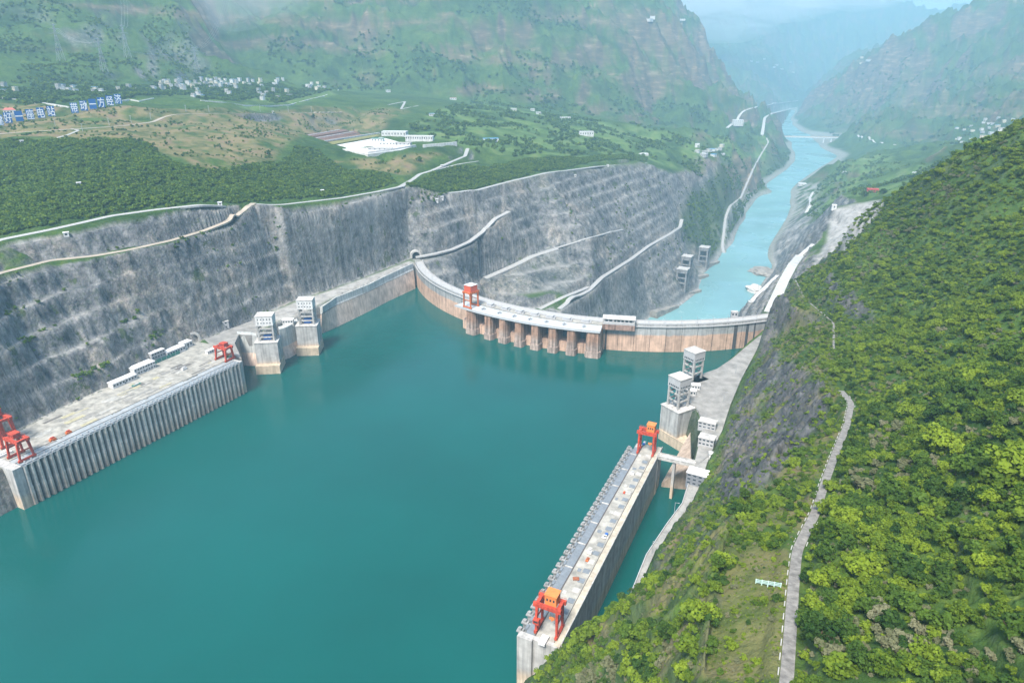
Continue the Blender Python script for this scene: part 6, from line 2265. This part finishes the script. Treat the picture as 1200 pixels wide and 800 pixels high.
var = np.where((dn_ > 0.42) & (RNG.random(len(x)) < 0.55), 6, var)
rot = RNG.uniform(0, 6.283, len(x))
vis = (px > 0) & (px < 1200) & (py > 100) & (py < 820)
size = np.where(vis, sc / dep, 0)
order = np.argsort(-size)
IND = order[:290]
ind_set = np.zeros(len(x), bool)
ind_set[IND] = True
KIND = {0: 'leafy bright green', 1: 'leafy bright green', 2: 'leafy bright green', 5: 'leafy bright green', 3: 'dense deep green', 4: 'dense deep green', 7: 'dense deep green', 6: 'faded grey-green'}
first = {}
for i in IND:
    cm, tm, rx, lm = NEAR[var[i]]
    t = empty('hillside_tree', (x[i], y[i], z[i]), rot[i])
    t.scale = (sc[i],) * 3
    where = 'in the thicket uphill of the hillside road' if side[i] > 0 else ('on the slope above the hillside intake' if py[i] > 650 and px[i] < 860 else 'on the gorge side of the hillside road')
    tag(t, '%s bushy tree %s' % (KIND[var[i]], where), 'tree', 'trees ' + where)
    for nm, me_ in (('trunk', tm), ('crown', cm)):
        c = bpy.data.objects.new(nm, me_)
        COL.objects.link(c)
        c.parent = t
        if nm == 'crown' and int(var[i]) not in first:
            first[int(var[i])] = c
for k in range(8):                              # every crown kind needs one standing example
    if k not in first:
        j = int(np.argmax(vis & ~ind_set))
        ind_set[j] = True
        t = empty('hillside_tree', (x[j], y[j], z[j]))
        t.scale = (sc[j],) * 3
        tag(t, '%s bushy tree in the thicket uphill of the hillside road' % KIND[k], 'tree', 'trees in the thicket uphill of the hillside road')
        for nm, me_ in (('trunk', NEAR[k][1]), ('crown', NEAR[k][0])):
            c = bpy.data.objects.new(nm, me_)
            COL.objects.link(c)
            c.parent = t
            if nm == 'crown':
                first[k] = c


def scatter(name, pts, scs, rots, vars_, sources, label, cat, squash=None):
    """one object of many small plants: geometry nodes put a source crown on every point"""
    me_ = bpy.data.meshes.new(name)
    me_.vertices.add(len(pts))
    me_.vertices.foreach_set('co', np.asarray(pts, np.float32).ravel())
    for nm, tp, arr in (('sc', 'FLOAT', scs), ('rot', 'FLOAT', rots), ('var', 'INT', vars_)):
        a = me_.attributes.new(nm, tp, 'POINT')
        a.data.foreach_set('value', np.asarray(arr, np.float32 if tp == 'FLOAT' else np.int32))
    o = bpy.data.objects.new(name, me_)
    COL.objects.link(o)
    tag(o, label, cat, None, 'stuff')
    g = bpy.data.node_groups.new(name, 'GeometryNodeTree')
    g.interface.new_socket('Geometry', in_out='INPUT', socket_type='NodeSocketGeometry')
    g.interface.new_socket('Geometry', in_out='OUTPUT', socket_type='NodeSocketGeometry')
    gi, go_ = g.nodes.new('NodeGroupInput'), g.nodes.new('NodeGroupOutput')
    iop = g.nodes.new('GeometryNodeInstanceOnPoints')
    jn = g.nodes.new('GeometryNodeJoinGeometry')
    for s in sources[::-1]:
        ob = g.nodes.new('GeometryNodeObjectInfo')
        ob.inputs['Object'].default_value = s
        ob.inputs['As Instance'].default_value = True
        g.links.new(ob.outputs['Geometry'], jn.inputs[0])
    g.links.new(gi.outputs[0], iop.inputs['Points'])
    g.links.new(jn.outputs[0], iop.inputs['Instance'])
    iop.inputs['Pick Instance'].default_value = True

    def named(nm, tp):
        na = g.nodes.new('GeometryNodeInputNamedAttribute')
        na.data_type = tp
        na.inputs['Name'].default_value = nm
        return na.outputs[0]
    g.links.new(named('var', 'INT'), iop.inputs['Instance Index'])
    cx = g.nodes.new('ShaderNodeCombineXYZ')
    g.links.new(named('rot', 'FLOAT'), cx.inputs[2])
    g.links.new(cx.outputs[0], iop.inputs['Rotation'])
    cs_ = g.nodes.new('ShaderNodeCombineXYZ')
    sv = named('sc', 'FLOAT')
    for k in range(3):
        g.links.new(sv, cs_.inputs[k])
    g.links.new(cs_.outputs[0], iop.inputs['Scale'])
    g.links.new(iop.outputs[0], go_.inputs[0])
    md = o.modifiers.new('scatter', 'NODES')
    md.node_group = g
    return o


rest = ~ind_set
scatter('hillside_thicket', np.stack([x, y, z], 1)[rest], sc[rest], rot[rest], var[rest], [first[k] for k in range(8)], 'mass of green shrubs and trees covering the right hillside', 'thicket')
# undergrowth: low tufts over the whole right bank
n = 170000
x = RNG.uniform(-60, 560, n)
y = RNG.uniform(30, 800, n)
z = gz(x, y)
px, py, dep = project(x, y, z)
rk_ = samp(rock, x, y)
side = signed_side(x, y, r0)
cl_ = fbm(x / 14, y / 14, 3)
dens = np.where(side > 0, 0.35, 0.55 * sstep(-0.4, 0.5, cl_) + 0.08) * (1 - 0.8 * rk_) * np.where(in_poly(grass_poly, x, y), 0.35, 1)
keep = (signed_side(x, y, st3) > 6) & (z > 39) & (line_dist(x, y, near_line) > 2.9) & (RNG.random(n) < dens * 0.8) & (px > -200) & (px < 1700) & (py > 60) & (py < 960) & (dep > 20)
x, y, z, side = x[keep], y[keep], z[keep], side[keep]
v_ = RNG.choice([0, 2, 3, 5, 6, 6], len(x))
scatter('low_undergrowth', np.stack([x, y, z - 0.25], 1), RNG.uniform(0.14, 0.42, len(x)), RNG.uniform(0, 6.28, len(x)), v_, [first[k] for k in range(8)], 'low tufts and scrub between the hillside trees', 'undergrowth')
print('undergrowth', len(x))
n = 90000
x = RNG.uniform(-40, 260, n)
y = RNG.uniform(60, 520, n)
z = gz(x, y)
px, py, dep = project(x, y, z)
g_ = in_poly(grass_poly, x, y)
keep = (signed_side(x, y, r0) < -2.2) & (signed_side(x, y, st3) > 5) & (z > 41) & (px > 560) & (px < 1200) & (py < 900) & (dep > 20) & (RNG.random(n) < np.where(g_, 1.0, 0.6 * (1 - 0.7 * samp(rock, x, y)))) & (fbm(x / 9, y / 9, 3) > RNG.uniform(-0.8, 0.5, n))
x, y, z = x[keep], y[keep], z[keep]
scatter('grass_tufts', np.stack([x, y, z - 0.15], 1), RNG.uniform(0.05, 0.15, len(x)), RNG.uniform(0, 6.28, len(x)), RNG.choice([0, 2, 5, 6, 6], len(x)), [first[k] for k in range(8)], 'short rough grass on the gorge side of the hillside road', 'grass')
print('tufts', len(x))


# ---- far trees: one standing example of each far crown, then the masses
def far_tree(px_, py_, me_, s, label, group=None):
    p = hit(px_, py_)
    t = empty('tree', p)
    t.scale = (s,) * 3
    tag(t, label, 'tree', group)
    tr_ = bpy.data.objects.new('trunk', NEAR[0][1])
    c = bpy.data.objects.new('crown', me_)
    for q_ in (tr_, c):
        COL.objects.link(q_)
        q_.parent = t
    return c


fs_ = [far_tree(286, 110, FAR[0], 2.2, 'round dark tree standing alone in front of the village row'), far_tree(193, 103, FAR[1], 2.0, 'dark tree beside the blue-roofed houses at the village edge'),
       far_tree(313, 181, FAR[2], 1.5, 'lone round tree on the dry plateau near the works yard'), far_tree(282, 151, FAR[3], 1.5, 'lone bushy tree on the dry plateau above the plantation')]
for px_, py_, s_, lab in ((490, 189, 1.8, 'dark tree at the bend of the hill road'), (366, 138, 1.5, 'small tree below the field wall'), (260, 105.5, 1.9, 'dark tree at the lower village houses'), (240, 118, 2.2, 'dark round tree at the end of the field wall'), (1012, 231, 2.6, 'dark tree in front of the red building'), (1034, 228, 2.4, 'dark tree right of the red building'), (1000, 229, 2.2, 'dark tree left of the red building')):
    far_tree(px_, py_, FAR[2], s_, lab)


def mass(name, polys, spacing, s0, s1, label, cat, weights=(0.35, 0.3, 0.1, 0.25), cond=None, noise_s=None, thr=-0.2, jitter=1.0):
    P_ = []
    for poly in polys:
        xs = np.array([p.x for p in poly])
        ys = np.array([p.y for p in poly])
        area = 0.5 * abs(np.dot(xs, np.roll(ys, -1)) - np.dot(ys, np.roll(xs, -1)))
        bb = (xs.max() - xs.min()) * (ys.max() - ys.min())
        n_ = int(min(400000, bb / spacing ** 2))
        a = RNG.uniform(xs.min(), xs.max(), n_)
        b = RNG.uniform(ys.min(), ys.max(), n_)
        m = in_poly(poly, a, b)
        if noise_s:
            m &= fbm(a / noise_s, b / noise_s, 3) > thr + RNG.uniform(-0.25, 0.25, n_)
        a, b = a[m], b[m]
        c = gz(a, b)
        if cond is not None:
            k = cond(a, b, c)
            a, b, c = a[k], b[k], c[k]
        P_.append(np.stack([a, b, c], 1))
    P_ = np.concatenate(P_)
    n_ = len(P_)
    print(name, n_)
    scatter(name, P_ - np.array([0, 0, 0.4]), RNG.uniform(s0, s1, n_), RNG.uniform(0, 6.28, n_), RNG.choice(4, n_, p=weights), fs_, label, cat)


no_road = [l for (nm, l, w_, m_, lf) in ROADS[1:]]


def offroad(a, b, c, gap=9):
    k = np.ones(len(a), bool)
    for l in no_road:
        xs = [p.x for p in l]
        ys = [p.y for p in l]
        near_ = (a > min(xs) - 30) & (a < max(xs) + 30) & (b > min(ys) - 30) & (b < max(ys) + 30)
        if near_.any():
            idx = np.where(near_)[0]
            dd = line_dist(a[idx], b[idx], l[::max(1, len(l) // 30)] + [l[-1]])
            k[idx[dd < gap]] = False
    return k


mass('plantation_forest', forest_polys[:3], 3.9, 0.62, 1.05, 'even green tree plantation along the top of the left cliff', 'plantation', cond=lambda a, b, c: offroad(a, b, c, 7) & (samp(rock, a, b) < 0.35), noise_s=40, thr=-0.75)
mass('village_trees', forest_polys[3:], 8.5, 0.8, 1.7, 'dark trees and hedges around the hillside village', 'trees', weights=(0.2, 0.2, 0.5, 0.1), cond=offroad, noise_s=90, thr=-0.1)
mass('plateau_scrub', dry_polys, 10, 0.3, 0.85, 'scattered bushes on the dry plateau', 'scrub', cond=offroad, noise_s=60, thr=0.15)
terr = region((480, 150), (560, 118), (640, 130), (720, 146), (800, 158), (870, 150), (905, 165), (885, 205), (850, 232), (800, 198), (760, 186), (700, 180), (600, 184), (545, 180))
mass('terrace_trees', [terr], 11, 0.8, 1.9, 'trees and hedges on the hazy green terraces above the river', 'trees', weights=(0.4, 0.3, 0.2, 0.1), cond=lambda a, b, c: offroad(a, b, c, 14) & (c > -190), noise_s=110, thr=0.2)
terr2 = region((945, 255), (960, 215), (985, 190), (1040, 178), (1130, 180), (1180, 165), (1100, 205), (1040, 225), (1000, 228), (970, 245))
mass('right_terrace_trees', [terr2], 12, 0.9, 2.0, 'trees on the green terrace beyond the right headland', 'trees', weights=(0.4, 0.3, 0.2, 0.1), cond=lambda a, b, c: (c > -190), noise_s=120, thr=0.12)
mtn = region((-40, 98), (150, 95), (270, 92), (232, 45), (205, 4), (100, 4), (-40, 4))
mass('mountain_scrub', [mtn], 11, 0.6, 1.7, 'bushes and trees dotted over the misty left mountain', 'scrub', weights=(0.1, 0.1, 0.05, 0.75), noise_s=160, thr=-0.05)
clf = region((60, 447), (130, 420), (128, 440), (100, 445), (40, 478), (0, 500), (0, 485))
clf2 = [region((75, 450), (92, 432), (130, 420), (128, 442), (95, 447)), region((165, 402), (195, 385), (200, 400), (175, 415)), region((20, 395), (48, 383), (48, 392), (25, 402)), region((290, 275), (320, 250), (330, 262), (310, 282)), region((478, 241), (500, 222), (520, 228), (500, 245)), region((200, 285), (240, 270), (240, 275), (205, 292)), region((140, 372), (168, 355), (168, 368), (145, 380))]
mass('cliff_bushes', clf2, 4.5, 0.35, 0.9, 'bushes clinging to ledges of the grey left cliff', 'bushes', weights=(0.5, 0.3, 0.1, 0.1))
dsl = region((560, 300), (640, 240), (720, 215), (850, 220), (850, 255), (800, 300), (740, 310), (690, 330), (640, 300))
mass('slope_bushes', [dsl], 11, 0.35, 0.9, 'thin bushes on the rocky slope below the dam', 'bushes', cond=lambda a, b, c: offroad(a, b, c, 9), noise_s=50, thr=0.25)
right_riv = region((862, 285), (855, 262), (868, 235), (890, 210), (905, 185), (900, 168), (930, 178), (930, 190), (895, 217), (874, 244))
mass('river_bank_trees', [right_riv], 10, 0.8, 1.8, 'trees on the steep left river bank', 'trees', cond=lambda a, b, c: (c > -192) & offroad(a, b, c, 14), noise_s=70, thr=-0.3)

lc = region((-20, 320), (60, 300), (150, 288), (240, 262), (320, 250), (470, 230), (485, 300), (400, 335), (300, 370), (222, 398), (120, 450), (0, 500), (-40, 500))
mass('ledge_bushes', [lc], 5, 0.25, 0.7, 'thin bushes along the ledges of the grey left cliff', 'bushes', weights=(0.4, 0.4, 0.1, 0.1), cond=lambda a, b, c: (samp(ledge, a, b) > 0.25) | (RNG.random(len(a)) < 0.02), noise_s=45, thr=0.25)

mass('mountain_trees', [region((300, 94), (315, 45), (420, 38), (500, 42), (600, 62), (700, 78), (800, 104), (840, 138), (760, 150), (650, 130), (560, 117), (400, 106)), region((330, 18), (420, 12), (500, 10), (600, 30), (690, 44), (690, 4), (330, 4))], 24, 1.2, 2.8, 'trees and scrub on the slopes of the hazy middle mountain', 'trees', weights=(0.3, 0.2, 0.35, 0.15), noise_s=240, thr=0.05)
mass('right_mountain_trees', [region((962, 138), (985, 108), (1040, 62), (1100, 50), (1195, 50), (1195, 140), (1130, 178), (1060, 168), (1000, 156))], 34, 1.6, 3.6, 'trees and scrub on the hazy right mountain', 'trees', weights=(0.3, 0.2, 0.35, 0.15), noise_s=260, thr=0.1)

mass('wooded_bank', [region((792, 268), (812, 222), (830, 214), (872, 213), (884, 230), (852, 292), (838, 306), (808, 288))], 8, 0.7, 1.6, 'green woods on the bank above the left river shore', 'trees', cond=lambda a, b, c: (c > -190) & offroad(a, b, c, 10), noise_s=70, thr=-0.2)
